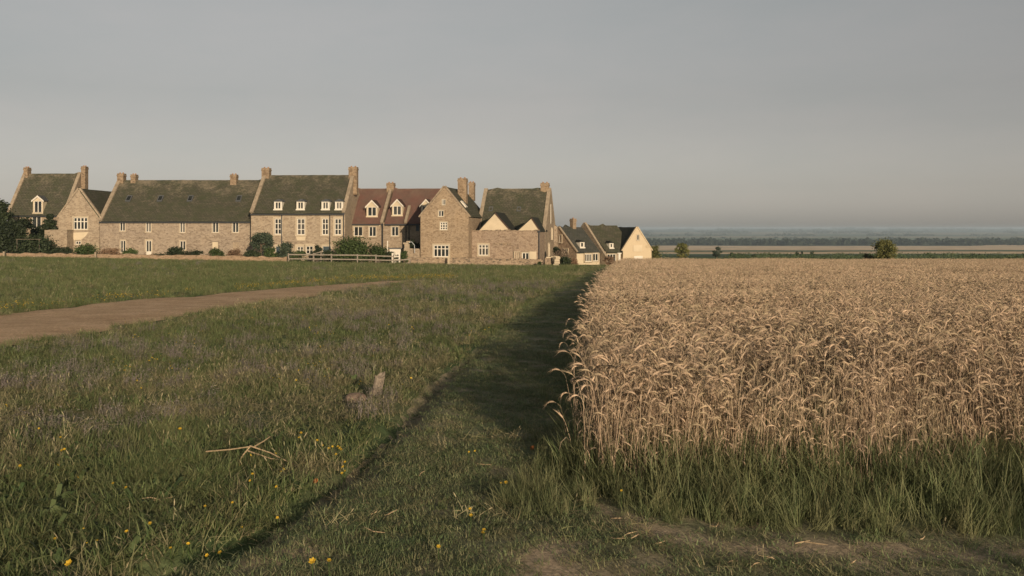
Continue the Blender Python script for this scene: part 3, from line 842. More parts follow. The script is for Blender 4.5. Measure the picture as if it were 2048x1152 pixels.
# ---- the big gable
h = House('gable_house', 'big front facing stone gable with four windows stacked one above another', 841, 102.5, 8)
u1, we = h.uw(937, 432); um = u1 / 2; wr = h.uw(889, 374)[1]; sl_ = (wr - we) / um
hol = [h.rect(884, 399, 891, 410), h.rect(877, 421, 887, 433), h.rect(880, 444, 895, 460), h.rect(867, 490, 898, 514)]
shell(h, 0, u1, 0, 11.5, we, wr, 'v', STONE_WARM, hol)
gable_roof(h, .15, 11.5, 0, u1, we, wr, 'v', SLATE, over=.12)
coping(h, [(-.12, .12, we - .14), (um, .12, wr + .05), (u1 + .12, .12, we - .14)], .34, .15, STONE)
window(h.root, *hol[0], 0, 2, 1, surround=.05, fw=.05, mull=.07); window(h.root, *hol[1], 0, 2, 1, surround=.07, fw=.05)
window(h.root, *hol[2], 0, 3, 3, surround=.06, fw=.08, mull=.09); window(h.root, *hol[3], 0, 4, 1, [.68], surround=.13, fw=.09, mull=.1)
# skylight on the right slope
uu = u1 * .86; wz = we + (u1 - uu) * sl_
mb = MB(); n_ = Vector((sl_, 0, 1)).normalized()
def rq(v, t, k): return tuple(Vector((uu - t * .55, v, wz + t * .55 * sl_ + .06)) + n_ * k)
mb.hexa([rq(2.0, 0, 0), rq(2.9, 0, 0), rq(2.9, 1, 0), rq(2.0, 1, 0), rq(2.0, 0, .14), rq(2.9, 0, .14), rq(2.9, 1, .14), rq(2.0, 1, .14)])
h.add(mb, 'skylight', WHITE)
v_c = 5.2
c0 = h.uw(917, 357, v_c); c1 = h.uw(934, 357, v_c)
chimney(h, c0[0], c1[0], v_c - .45, v_c + .45, we + (wr - we) * .1, c0[1], 2)

# ---- the right hand main house with its annexe
h = House('main_house', 'mossy roofed stone house whose low front annexe carries two cream gables', 937, 103.8, 9)
e = 4.7; V = 4.6
u1 = h.uw(1079, 470)[0]
wr = h.uw(1010, 380, V + e)[1]; we = h.uw(1010, 462, V)[1]; sl_ = (wr - we) / e
wa = h.uw(1000, 462)[1]
hol = [h.rect(957, 489, 977, 511), h.rect(1044, 505, 1058, 520)]
mb = MB()
wall_strip(mb, [(0, wa), (u1, wa)], hol, -.6, lambda u, w, d: (u, d, w))
mb.poly([(0, 0, wa), (u1, 0, wa), (u1, .4, wa), (0, .4, wa)]); mb.poly([(0, .4, wa - .5), (u1, .4, wa - .5), (u1, .4, wa), (0, .4, wa)])
mb.poly([(u1, 0, -.6), (u1, V, -.6), (u1, V, wa), (u1, 0, wa)])
mb.poly([(0, .4, wa - .5), (u1, .4, wa - .5), (u1, V, wa - .5), (0, V, wa - .5)])
h.add(mb, 'wall', STONE_PINK, fix=False)
uM = u1 + .02
mb = MB()
wall_strip(mb, [(0, we), (uM, we)], [], -.6, lambda u, w, d: (u, V + d, w))
wall_strip(mb, [(0, we), (uM, we)], [], -.6, lambda u, w, d: (u, V + 2*e - d, w))
for u in (0, uM): wall_strip(mb, [(V, we), (V + e, wr), (V + 2*e, we)], [], -.6, lambda v, w, d, u=u: (u, v, w))
h.add(mb, 'wall', STONE, fix=False)
gable_roof(h, .35, uM - .3, V, V + 2*e, we, wr, 'u', SLATE, amp=.09)
coping(h, [(.15, V - .2, we - .1), (.15, V + e, wr + .06), (.15, V + 2*e + .15, we - .1)], .4, .2)
coping(h, [(uM - .12, V - .2, we - .1), (uM - .12, V + e, wr + .08), (uM - .12, V + 2*e + .15, we - .1)], .4, .2)
chim_px(h, 936, 951, 363, wr - .8, V + e + .6); chim_px(h, 1080, 1097, 364, wr - 1.6, V + e)
# ragged parapet stones along the annexe top
uu = 0.0
while uu < u1 - .3:
    L = random.uniform(.35, .8); mb = MB(); z = random.uniform(.05, .16)
    mb.box(uu, min(uu + L - .03, u1), -.05, .36, wa - .02, wa + z); h.add(mb, 'parapet_stone', DRYWALL); uu += L
# two cream gables behind the parapet
for (pa, pb, pk, pyk) in ((958, 1021, 990, 427), (1036, 1080, 1063, 437)):
    a = h.uw(pa, 462, .45)[0]; b = h.uw(pb, 462, .45)[0]; k, wk = h.uw(pk, pyk, .45)
    if pa > 1000: b = min(b, u1 - .02)
    mb = MB()
    mb.poly([(a, .45, wa - .2), (b, .45, wa - .2), (b, .45, wa + .02), (k, .45, wk), (a, .45, wa + .02)])
    g = h.add(mb, 'gable', CREAM, fix=False)
    gm = MB()
    for ue in (a, b):
        sg = -1 if ue < k else 1; s = (wk - wa) / abs(k - ue); o = .22
        vb = V + (wk - we) / sl_ + .3
        x, z = ue + sg * (.08 if sg > 0 else o + .12), wa - (.08 if sg > 0 else o + .12) * s
        gm.hexa([(x, .38, z + .02), (k, .38, wk + .02), (k, vb, wk + .02), (x, vb, z + .02), (x, .38, z + .16), (k, .38, wk + .16), (k, vb, wk + .16), (x, vb, z + .16)])
    gm.build('gable_roof', SLATE_DARK, g)
    bm_ = MB(); s = (wk - wa) / (b - k)
    bm_.hexa([(b + .03, .33, wa - .04), (k, .33, wk), (k, .375, wk), (b + .03, .375, wa - .04), (b + .03, .33, wa + .1), (k, .33, wk + .15), (k, .375, wk + .15), (b + .03, .375, wa + .1)])
    bm_.build('verge_tiles', RED_TILE, g)
window(h.root, *hol[0], 0, 3, 1, [.68], surround=.13, fw=.08, mull=.1); window(h.root, *hol[1], 0, 2, 1, surround=.06, fw=.08, mull=.1)
q = h.rect(1059, 503, 1073, 531); patch(h, [(q[0], q[2]), (q[1], q[2]), (q[1], q[3]), (q[0], q[3])], 0, CREAM, 'render_patch')
q = h.rect(1029, 504, 1040, 519); window(h.root, *q, -.16, 3, 1, surround=.05, fw=.05, fm=SURR, pane=STONE_PINK, name='blocked_window')
mb = MB(); a = h.rect(988, 486, 1026, 490); mb.box(a[0], a[1], -.06, .01, a[2], a[3]); h.add(mb, 'string_course', DRYWALL)
mb = MB(); a = h.rect(1026, 494, 1040, 497); mb.box(a[0], a[1], -.05, .01, a[2], a[3]); h.add(mb, 'lintel', DRYWALL)
for a in (978, 1034): 
    h2 = h
    skylight(h, a, a + 8, 416, 425, we - V * sl_, sl_)
# right gable end: slit, tall pale window, door, stepped shoulder
Mr = Matrix.Translation((uM + .02, 0, 0)) @ Matrix.Rotation(R(90), 4, 'Z')
def endwall(v0, v1, w0, w1, **k): return window(h.root, v0, v1, w0, w1, -.07, M=Mr, **k)
endwall(V + 5.2, V + 6.2, 2.6, 3.9, cols=1, fw=.12, surround=.06, pane=CREAM)
endwall(V + 4.9, V + 5.2, 4.4, 6.6, cols=1, fw=.03, surround=0)
endwall(V + 2.2, V + 3.4, .3, 2.2, cols=1, fw=.06, surround=.08, sill=False, name='side_door', pane=DOORM)
mb = MB(); mb.hexa([(uM, V + 2*e - 1.2, -.6), (uM + .5, V + 2*e - 1.2, -.6), (uM + .5, V + 2*e + .3, -.6), (uM, V + 2*e + .3, -.6), (uM, V + 2*e - 1.2, 4.3), (uM + .35, V + 2*e - 1.0, 4.0), (uM + .35, V + 2*e + .3, 4.0), (uM, V + 2*e + .3, 4.3)])
h.add(mb, 'buttress', STONE)
pipe(h, 1078, 463, 528)

# ---- the cottages at the end of the lane
h = House('corner_cottage', 'low slate roofed cottage set cornerwise with a broad pink gable and cream front', 1153, 114, -38)
dpt = 6.2; e = dpt / 2
u1, we = h.uw(1199, 503)
we = h.uw(1153, 503)[1]; wr = we + 2.75; sl_ = (wr - we) / e
hol = [h.rect(1168, 508, 1182, 523)]
shell(h, 0, u1, 0, dpt, we, wr, 'u', STONE_PINK, [])
gable_roof(h, .0, u1, 0, dpt, we, wr, 'u', SLATE_DARK, over=.2)
patch(h, [(.02, -.1), (u1 - .02, -.1), (u1 - .02, we - .2), (.02, we - .2)], 0, CREAM, 'render_patch')
window(h.root, *hol[0], -.17, 4, 1, surround=.1, fw=.07)
q = h.rect(1184, 507, 1195, 522); window(h.root, *q, -.17, 2, 1, surround=.08, fw=.07)
dormer(h, 1160, 1169, 480, 484, 497, we, sl_, 'hip', 1, front=WHITE, roofm=SLATE_DARK)
Ml = Matrix.Translation((-.02, 0, 0)) @ Matrix.Rotation(R(-90), 4, 'Z')
window(h.root, -e - .3, -e + .6, 2.6, 3.5, -.07, 2, 1, M=Ml, surround=.07)
window(h.root, -e + 1.0, -e + 1.7, .9, 1.9, -.07, 2, 1, M=Ml, surround=.07)
cu = u1 * .62
chimney(h, cu - .27, cu + .27, e - .27, e + .27, wr - .5, wr + 1.05, 1)
coping(h, [(0.02, -.1, we - .1), (0.02, e, wr + .02), (0.02, dpt + .1, we - .1)], .22, .13, COPING)

h = House('lane_cottage', 'cottage with a tall coped gable and small dormer between its neighbours', 1207, 116, -34)
dpt = 7.0; e = dpt / 2
we = h.uw(1207, 503)[1]; u1 = h.uw(1246, 503)[0]; wr = we + 3.0; sl_ = (wr - we) / e
hol = [h.rect(1215, 508, 1232, 524)]
shell(h, 0, u1 + 2, 0, dpt, we, wr, 'u', STONE_PALE, hol)
gable_roof(h, .35, u1 + 2, 0, dpt, we, wr, 'u', SLATE, over=.2)
coping(h, [(0, -.55, we - .7), (0, e, wr + .3), (0, dpt + .3, we - .3)], .28, .14, COPING)
mb = MB(); wall_strip(mb, [(-.5, we - .7), (e, wr + .28), (dpt + .3, we - .3)], [], -.6, lambda v, w, d: (-.12, v, w)); wall_strip(mb, [(-.5, we - .7), (e, wr + .28), (dpt + .3, we - .3)], [], -.6, lambda v, w, d: (.12, v, w))
mb.poly([(-.12, -.5, -.6), (.12, -.5, -.6), (.12, -.5, we - .7), (-.12, -.5, we - .7)])
h.add(mb, 'gable', STONE_PALE, fix=False)
window(h.root, *hol[0], 0, 3, 1, surround=.1, fw=.07)
dormer(h, 1219, 1227, 482, 486, 498, we, sl_, 'hip', 1, front=WHITE, roofm=SLATE_DARK)

h = House('end_cottage', 'cream gabled cottage at the far end, half hidden behind the wheat', 1246, 117, -17)
u1, we = h.uw(1303, 500); we = h.uw(1246, 500)[1]; um = u1 / 2; wr = h.uw(1275, 455)[1]
hol = [h.rect(1274, 470, 1278, 480)]
shell(h, 0, u1, 0, 8, we, wr, 'v', STONE_CREAM, hol)
gable_roof(h, .05, 8, 0, u1, we, wr, 'v', SLATE_DARK, over=.15)
coping(h, [(-.1, .12, we - .12), (um, .12, wr + .05), (u1 + .1, .12, we - .12)], .3, .12, STONE_CREAM)
window(h.root, *hol[0], 0, 1, 1, surround=.1, fw=.03)
q = h.rect(1266, 490, 1284, 503); patch(h, [(q[0], q[2]), (q[1], q[2]), (q[1], q[3]), (q[0], q[3])], 0, CREAM, 'boarded_window', .06)
q = h.rect(1268, 512, 1285, 519); patch(h, [(q[0], q[2]), (q[1], q[2]), (q[1], q[3]), (q[0], q[3])], 0, WHITE, 'low_door', .05)
#@@HOUSES_END

# ------------------------------------------------------------------ walls and fences
def wall_run(name, label, pts, top_h, thick, m, capm=None, n=None, cat='wall', jit=.05):
    """a free standing rubble wall along pts [(x, y), ...] with an uneven top; cap stones are parts"""
    P = np.array(pts, float); d = np.concatenate([[0], np.cumsum(np.hypot(*np.diff(P, axis=0).T))])
    n = n or max(2, int(d[-1] / .5)); t = np.linspace(0, d[-1], n + 1)
    X = np.interp(t, d, P[:, 0]); Y = np.interp(t, d, P[:, 1]); Z = gz(X, Y)
    c = (X[0], Y[0], float(Z[0]))
    root = empty(name, c); tag(root, label, cat)
    th = top_h if hasattr(top_h, '__len__') else [top_h] * 2
    H = np.interp(t, np.linspace(0, d[-1], len(th)), th) + (rng.random(n + 1) - .5) * jit
    mb = MB(); k = thick / 2
    for i in range(n):
        q = []
        for zz in (0, 1):
            for a, s in ((i, -1), (i + 1, -1), (i + 1, 1), (i, 1)):
                q.append((X[a] - c[0], Y[a] - c[1] + s * k, Z[a] - c[2] + (-.4 if zz == 0 else H[a])))
        mb.hexa(q)
    mb.build('wall_body', m, root)
    if capm:
        i = 0.0
        while i < d[-1] - .4:
            L = random.uniform(.35, .75); a = min(i + L, d[-1]); mid = (i + a) / 2
            x = np.interp(mid, t, X) - c[0]; y = np.interp(mid, t, Y) - c[1]; z = np.interp(mid, t, Z + H) - c[2]
            ang = math.atan2(np.interp(a, t, Y) - np.interp(i, t, Y), np.interp(a, t, X) - np.interp(i, t, X))
            M = Matrix.Translation((x, y, z)) @ Matrix.Rotation(ang, 4, 'Z') @ Matrix.Rotation(random.uniform(-.06, .06), 4, 'Y')
            cb = MB(); hh = random.uniform(.06, .15); cb.box(-(a - i) / 2 + .02, (a - i) / 2 - .02, -k - .05, k + .05, -.02, hh, M); cb.build('cap_stone', capm, root)
            i = a
    return root
def wpt(px, d): return ((px - 1024) / F * d, d)
def h_for(px, py_top, d):
    x, y = wpt(px, d); return EYE + (HZ - py_top) / F * d - float(gz(x, y))
wall_run('field_wall', 'rubble stone wall running in front of the big gable and the annexe', [wpt(819, 99), wpt(940, 99.5), wpt(1085, 100)],
         [h_for(819, 517, 99), h_for(940, 518, 99.5), h_for(1085, 520, 100)], .5, DRYWALL, DRYWALL)
wall_run('lane_wall', 'short broken piece of rubble wall at the head of the grass path', [wpt(1090, 101), wpt(1117, 101.5)],
         [h_for(1090, 516, 101), h_for(1117, 514, 101)], .5, DRYWALL, CREAM)
wall_run('boundary_wall', 'long low pale wall between the green field and the left hand houses', [wpt(-260, 99), wpt(0, 99), wpt(290, 99), wpt(575, 98.5)],
         [h_for(0, 507, 99), h_for(100, 507, 99), h_for(290, 509, 99), h_for(575, 514, 98.5)], .55, stone_mat('sandy_rubble', (.25, .18, .115), (.30, .22, .15), (.17, .125, .08), 4.5), None, jit=.16)
wall_run('garden_wall', 'stepped garden wall in the shade beside the big gable', [wpt(808, 103), wpt(846, 103)], [h_for(808, 499, 103), h_for(846, 499, 103)], .45, STONE, COPING)
# white rail fence: posts and rails are parts
fr = empty('rail_fence', (*wpt(577, 97.5), float(gz(*wpt(577, 97.5))))); tag(fr, 'weathered white post and rail fence in front of the big green bush', 'fence')
fx = [577, 627, 663, 715, 752, 787, 820]; fy = [(509, 517.5, 525), (509.5, 518, 526), (510, 518.5, 527), (510.5, 519, 528), (511.5, 520, 529), (513, 521, 529.5), (None, 518.5, 526)]
def fpt(i, py, dy=0):
    x, y = wpt(fx[i], 97.5 - .15 * i); return (x - fr.location.x, y - fr.location.y + dy, EYE + (HZ - py) / F * y - fr.location.z)
for i in range(len(fx)):
    x, y, z = fpt(i, fy[i][0] or fy[i][1]); mb = MB(); zb = float(gz(x + fr.location.x, y + fr.location.y)) - fr.location.z
    mb.box(x - .055, x + .055, y - .05, y + .05, zb - .3, z + .12); mb.build('post', WOODW, fr)
for i in range(len(fx) - 1):
    for k in range(3):
        if fy[i][k] is None or fy[i + 1][k] is None: continue
        a, b = Vector(fpt(i, fy[i][k], -.08)), Vector(fpt(i + 1, fy[i + 1][k] + random.uniform(-.4, .4), -.08))
        s = Vector((0, .025, 0)); u = Vector((0, 0, .058)); mb = MB()
        a = a + Vector((.01, 0, 0)); mb.hexa([a - s - u, b - s - u, b + s - u, a + s - u, a - s + u, b - s + u, b + s + u, a + s + u]); mb.build('rail', WOODW, fr)
gt = empty('field_gate', (*wpt(784, 98.6), float(gz(*wpt(784, 98.6))))); tag(gt, 'small white wooden gate standing behind the right end of the rail fence', 'gate')
def gpt(px, py): 
    x, y = wpt(px, 98.6); return (x - gt.location.x, 0, EYE + (HZ - py) / F * y - gt.location.z)
for px in (785, 799):
    x, _, z = gpt(px, 506); mb = MB(); mb.box(x - .07, x + .07, -.07, .07, -.3, z); mb.build('gate_post', WHITE, gt)
for py in (508, 514, 520):
    a, b = gpt(786, py), gpt(798, py - 1); mb = MB(); mb.hexa([(a[0], -.1, a[2] - .05), (b[0], -.1, b[2] - .05), (b[0], -.08, b[2] - .05), (a[0], -.08, a[2] - .05), (a[0], -.1, a[2] + .05), (b[0], -.1, b[2] + .05), (b[0], -.08, b[2] + .05), (a[0], -.08, a[2] + .05)]); mb.build('gate_bar', WHITE, gt)
gs = empty('leaning_gate', (*wpt(628, 98.2), float(gz(*wpt(628, 98.2))))); tag(gs, 'slanting white bar on posts behind the left part of the rail fence', 'gate')
def sp_(px, py):
    x, y = wpt(px, 98.2); return Vector((x - gs.location.x, 0, EYE + (HZ - py) / F * y - gs.location.z))
for px, py in ((628, 507), (642, 503)):
    p = sp_(px, py); mb = MB(); mb.box(p.x - .05, p.x + .05, -.05, .05, -.3, p.z + .05); mb.build('gate_post', WOODW, gs)
mb = MB(); mb.tube([sp_(624, 509) + Vector((0, -.09, 0)), sp_(644, 503) + Vector((0, -.09, 0))], .05, 6); mb.build('gate_bar', WOODW, gs)
# white shed door, stone urn pile and thin hoop beside the shaded house
sx_, sy_ = wpt(790, 104); sh = empty('garden_shed', (sx_, sy_, float(gz(sx_, sy_)))); tag(sh, 'low white boarded shed front below the shaded red roofed house', 'shed')
z1 = h_for(790, 498, 104); mb = MB(); mb.box(-.55, .6, 0, 1.2, -.2, z1); mb.build('shed_wall', WHITE, sh)
mb = MB(); mb.box(-.7, .75, -.12, 1.4, z1 + .01, z1 + .1); mb.build('shed_roof', LEAD, sh)
mb = MB(); mb.box(-.82, -.72, -.1, 0, -.2, z1 + .85); mb.build('post', WHITE, sh)
px_, py_ = wpt(814, 103); st = empty('stone_pillar', (px_, py_, float(gz(px_, py_)))); tag(st, 'crumbling pale stone pillar with a ragged top on the garden wall', 'pillar')
zt = h_for(814, 482, 103); zb_ = h_for(814, 497, 103) ; 
mb = MB(); mb.box(-.24, .28, -.24, .24, zb_ - .2, zb_ + .45); mb.build('pillar_base', COPING, st)
mb = MB(); mb.box(-.38, .2, -.28, .28, zb_ + .46, zb_ + .62); mb.box(-.05, .34, -.22, .22, zb_ + .63, zt); mb.build('pillar_top', COPING, st)
hx, hy = wpt(824, 102.4); hp = MB(); zz = h_for(824, 500, 102.4) ; hp.tube([(-.3, 0, zz + .75), (-.05, 0, zz + .85), (.25, 0, zz + .5), (.28, 0, zz - .3)], .035, 6)
o = hp.build('bent_pipe', simple('galvanised_pipe', (.40, .42, .42), .5), None); o.location = (hx, hy, float(gz(hx, hy))); tag(o, 'thin grey bent pipe sticking up beside the crumbling pillar', 'pipe')
wx, wy = wpt(1239, 96); mb = MB(); mb.box(-.10, .10, -.05, .05, -.3, 1.0); mb.box(-.19, .19, -.08, .08, 1.0, 1.09); o = mb.build('marker_post', WHITE); o.location = (wx, wy, float(gz(wx, wy)) + .2); tag(o, 'white marker post at the wheat corner by the lane cottages', 'post')
cx_, cy_ = wpt(1112, 100.4); pm = empty('block_pile', (cx_, cy_, h_for(1112, 521, 100.4) + float(gz(cx_, cy_)))); tag(pm, 'stack of pale blocks at the end of the broken lane wall', 'stone pile')
for k in range(4):
    mb = MB(); M = Matrix.Translation((.05 * (k % 2), 0, -.45 + .24 * k)) @ Matrix.Rotation(.2 * k, 4, 'Z'); mb.box(-.28, .28, -.26, .26, -.11, .11, M); mb.build('block', SURR, pm)
WOODD = simple('dark_weathered_wood', (.13, .11, .08), .9, .3, 12)
# old frame among the dark bushes on the far left
ax, ay = wpt(34, 103); fm_ = empty('timber_pergola', (ax, ay, float(gz(ax, ay)))); tag(fm_, 'thin grey timber frame standing among dark bushes at the far left', 'frame')
zt = h_for(34, 479, 103)
for dx in (0, 2.3):
    mb = MB(); mb.box(dx - .025, dx + .025, -.025, .025, -.2, zt); mb.build('post', WOODD, fm_)
mb = MB(); mb.box(-.1, 2.5, -.03, .03, zt + .0, zt + .05); mb.build('crossbar', WOODD, fm_)
for px, py, hh, lab in ((8, 508, .55, 'short pale post at the far left end of the low wall'), (191, 509, .6, 'short pale post on the low wall below the gabled cottage')):
    x, y = wpt(px, 98); mb = MB(); mb.box(-.08, .08, -.08, .08, -.3, h_for(px, py - 5, 98)); o = mb.build('short_post', COPING); o.location = (x, y, float(gz(x, y))); tag(o, lab, 'post')
x, y = wpt(897, 98); mb = MB(); mb.hexa([(-.12, -.1, -.3), (.10, -.1, -.3), (.10, .1, -.3), (-.12, .1, -.3), (.0, -.08, 1.0), (.12, -.08, 1.02), (.12, .08, 1.02), (.0, .08, 1.0)]); o = mb.build('leaning_post', SURR); o.location = (x, y, float(gz(x, y))); tag(o, 'pale leaning stone post against the field wall', 'post')

# ------------------------------------------------------------------ trees and shrubs
def leaf_cloud(lobes, n, size, sd, flat=.0):
    """leaf sized quads spread through lobes [(x, y, z, rx, ry, rz), ...]"""
    g = np.random.default_rng(sd); L = np.array(lobes, float)
    wgt = (L[:, 3] * L[:, 5]) ** 1.0; k = g.choice(len(L), n, p=wgt / wgt.sum())
    d = g.normal(size=(n, 3)); d /= np.linalg.norm(d, axis=1)[:, None]
    r = (g.random(n) ** .45)[:, None] * (1 + .30 * g.normal(size=(n, 1)))
    c = L[k, :3] + d * r * L[k, 3:6]
    nr = d + g.normal(size=(n, 3)) * .75 + np.array([0, 0, .25]); nr /= np.linalg.norm(nr, axis=1)[:, None]
    a = np.cross(nr, g.normal(size=(n, 3))); a /= np.linalg.norm(a, axis=1)[:, None] + 1e-9; b = np.cross(nr, a)
    s = size * (.55 + .9 * g.random(n))[:, None]
    v = np.stack([c - a * s, c - b * s * .55, c + a * s, c + b * s * .55], 1).reshape(-1, 3)
    f = np.arange(4 * n).reshape(n, 4)
    t = np.clip(.5 + .28 * g.normal(size=n) + (g.random(len(L))[k] - .5) * .5, 0, 1)
    return v, f, np.repeat(t, 4)
def plant(name, label, cat, x, y, wdt, hgt, m, n, leaf, group=None, trunk=.0, kind='bush', z=None, dens=14):
    wdt *= 1.12; dens = int(dens * 1.7)
    sd = int(abs(x * 131 + y * 17 + hgt * 91)) % 99991; g = np.random.default_rng(sd)
    root = empty(name, (x, y, float(gz(x, y)) if z is None else z)); tag(root, label, cat, group)
    lobes = []
    for q in range(dens):
        a = g.random() * 6.283; t = g.random()
        if kind == 'bush':
            rr = wdt / 2 * (.16 + .30 * g.random()); zc = trunk + (hgt - trunk) * (.12 + .68 * t); off = (wdt / 2 - rr) * math.sqrt(g.random()) * (1.15 - .6 * t)
            rz = rr * .85 * min(1.0, hgt / wdt + .3)
        elif kind == 'cone':
            zc = trunk + (hgt - trunk) * (.06 + .84 * t); rr = wdt / 2 * (.2 + .55 * (1 - t)) ; off = wdt / 2 * (1 - t) * .5 * g.random(); rz = hgt * .12
        else:
            rr = wdt / 2 * (.13 + .26 * g.random()); zc = trunk + (hgt - trunk) * (.16 + .68 * t); off = (wdt / 2 - rr) * math.sqrt(g.random()) * math.sin(math.pi * (.22 + .66 * t)) * 1.05; rz = rr * .8
        zc = min(zc, hgt - rz * .9)
        lobes.append((math.cos(a) * off, math.sin(a) * off, max(zc, rz * .5), rr, rr, rz))
    v, f, t = leaf_cloud(lobes, n, leaf, sd)
    v[:, 2] = np.maximum(v[:, 2], -.1)
    link(bpy.data.objects.new('crown' if kind != 'bush' else 'foliage', np_mesh('foliage', v, f, m, t)), root)
    tb = MB(); r0 = max(.03, wdt * .035)
    top = (g.normal() * .1, g.normal() * .1, hgt * .7)
    tb.tube([(0, 0, -.2), (top[0] * .3, top[1] * .3, hgt * .3), top], [r0, r0 * .75, r0 * .25], 7)
    for lb in lobes[:9]:
        s = Vector((top[0] * .4, top[1] * .4, max(.1, min(lb[2] * .6, hgt * .5))))
        e_ = Vector(lb[:3]); md = (s + e_) / 2 + Vector((0, 0, -.05 * hgt)); tb.tube([s, md, e_], [r0 * .5, r0 * .3, r0 * .12], 5)
    tb.build('trunk' if kind != 'bush' else 'stem', BARK, root)
    return root
LF_DARK = blade_mat('dark_evergreen', (.018, .028, .014), (.040, .055, .024), None, .15)
LF_MID = blade_mat('shrub_leaves', (.030, .050, .018), (.075, .105, .034), None, .25)
LF_BLUE = blade_mat('grey_green_leaves', (.035, .050, .034), (.080, .105, .062), None, .2)
LF_OLIVE = blade_mat('olive_leaves', (.080, .092, .030), (.190, .180, .062), None, .35)
LF_DRY = blade_mat('dry_shrub', (.16, .10, .06), (.27, .18, .11), None, .2)
def pl_(px, py0, py1, pw, d, name, label, cat, m, n, leaf, **k):
    """a plant by where it stands (px, distance), how wide it is and how high it reaches in the photograph"""
    x, y = wpt(px, d); z = float(gz(x, y)); w = pw / F * d
    if name in ('shrub', 'dry_shrub'): w *= 1.25; n = int(n * 1.5)
    h_ = max((py1 - py0) / F * d, EYE + (HZ - py0) / F * d - z)
    return plant(name, label, cat, x, y, w, h_, m, n, leaf, z=z, **k)
pl_(12, 440, 507, 62, 105, 'dark_tree', 'dark bush mass at the very left edge under the big evergreen', 'bush', LF_DARK, 5200, .14, dens=20)
pl_(74, 445, 507, 40, 111.5, 'dark_tree', 'dark leafy bush between the far left house and its gabled neighbour', 'bush', LF_DARK, 4200, .13, dens=18)
SH = 'garden shrubs along the house fronts'
pl_(-12, 388, 505, 70, 108, 'dark_tree', 'big dark evergreen tree cut by the left edge beside the tall chimneyed house', 'tree', LF_DARK, 9000, .16, kind='tree', trunk=.6, dens=26)
pl_(42, 432, 505, 70, 106, 'dark_tree', 'broad dark bush tree in front of the far left house', 'tree', LF_DARK, 6000, .14, kind='tree', trunk=.2, dens=22)
pl_(99, 416, 505, 30, 112.6, 'dark_tree', 'narrow dark evergreen against the wall of the gabled cottage', 'tree', LF_DARK, 4500, .13, kind='tree', trunk=.2, dens=20)
pl_(72, 470, 508, 70, 104, 'shrub', 'low dark spreading shrub under the dark trees on the far left', 'shrub', LF_DARK, 3500, .11, group=SH)
pl_(130, 494, 509, 40, 103, 'shrub', 'low dark shrub below the lean to of the gabled cottage', 'shrub', LF_DARK, 1600, .08, group=SH)
pl_(176, 487, 509, 48, 103, 'shrub', 'round green shrub at the foot of the gabled cottage', 'shrub', LF_MID, 2200, .08, group=SH)
pl_(222, 494, 510, 42, 103.5, 'dry_shrub', 'brown dry shrub at the left end of the long house', 'shrub', LF_DRY, 1600, .07, group=SH)
pl_(261, 496, 511, 34, 103, 'shrub', 'small round green shrub left of the pale door', 'shrub', LF_MID, 1500, .07, group=SH)
pl_(317, 505, 511, 30, 103, 'shrub', 'very low shrub right of the pale door', 'shrub', LF_DARK, 700, .06, group=SH)
pl_(352, 492, 512, 40, 103, 'shrub', 'dark shrub under the middle ground floor window of the long house', 'shrub', LF_DARK, 2000, .08, group=SH)
pl_(389, 499, 512, 44, 103.4, 'shrub', 'low dark shrub in the middle of the long house front', 'shrub', LF_DARK, 1500, .07, group=SH)
pl_(432, 495, 513, 30, 103, 'shrub', 'upright dark shrub in front of the cream blocked doorway', 'shrub', LF_MID, 1500, .07, group=SH)
pl_(470, 496, 512, 30, 103.5, 'dry_shrub', 'brown dry shrub at the right end of the long house', 'shrub', LF_DRY, 1300, .07, group=SH)
pl_(523, 458, 512, 46, 104, 'garden_tree', 'grey green feathery small tree at the corner of the tall house', 'tree', LF_BLUE, 3600, .11, kind='tree', trunk=.9, dens=22)
pl_(505, 499, 514, 34, 103, 'shrub', 'dark low shrub under the feathery small tree', 'shrub', LF_DARK, 2200, .08, group=SH)
pl_(541, 493, 514, 26, 102.5, 'shrub', 'shrub at the right of the feathery small tree', 'shrub', LF_MID, 1300, .08, group=SH)
pl_(573, 481, 514, 34, 103, 'shrub', 'upright grey shrub beside the dark doorway of the tall house', 'shrub', LF_BLUE, 2500, .08, group=SH)
pl_(598, 500, 514, 30, 102.5, 'shrub', 'low shrub under the left cream ground floor window', 'shrub', LF_MID, 1200, .07, group=SH)
pl_(634, 487, 514, 22, 103, 'shrub', 'clipped dark shrub between the ground floor windows of the tall house', 'shrub', LF_DARK, 1800, .07, group=SH)
pl_(655, 498, 514, 26, 102.3, 'shrub', 'low shrub left of the big green bush', 'shrub', LF_DARK, 1000, .07, group=SH)
pl_(703, 473, 514, 92, 102, 'big_bush', 'big spreading green bush behind the white rail fence', 'bush', LF_MID, 9000, .10, dens=26)
pl_(757, 489, 514, 50, 102.4, 'shrub', 'lower green shrub at the right end of the big bush', 'shrub', LF_MID, 2800, .08, group=SH)
pl_(781, 500, 516, 24, 102, 'shrub', 'small dark shrub left of the white gate', 'shrub', LF_DARK, 900, .07, group=SH)
pl_(808, 497, 517, 16, 102.2, 'shrub', 'small bright green shrub right of the white gate', 'shrub', LF_MID, 900, .07, group=SH)
pl_(825, 462, 500, 26, 105.5, 'shrub', 'dark climbing shrub in the shade beside the big gable', 'shrub', LF_DARK, 2200, .09, group=SH)
pl_(1079, 523, 532, 10, 98.5, 'shrub', 'tiny green shrub at the right end of the field wall', 'shrub', LF_MID, 500, .06, group=SH)
pl_(1124, 496, 531, 30, 104, 'dry_shrub', 'pale bushy shrub against the pink gable of the corner cottage', 'shrub', blade_mat('pale_shrub', (.13, .10, .07), (.26, .20, .14), None, .2), 2200, .08, group=SH)
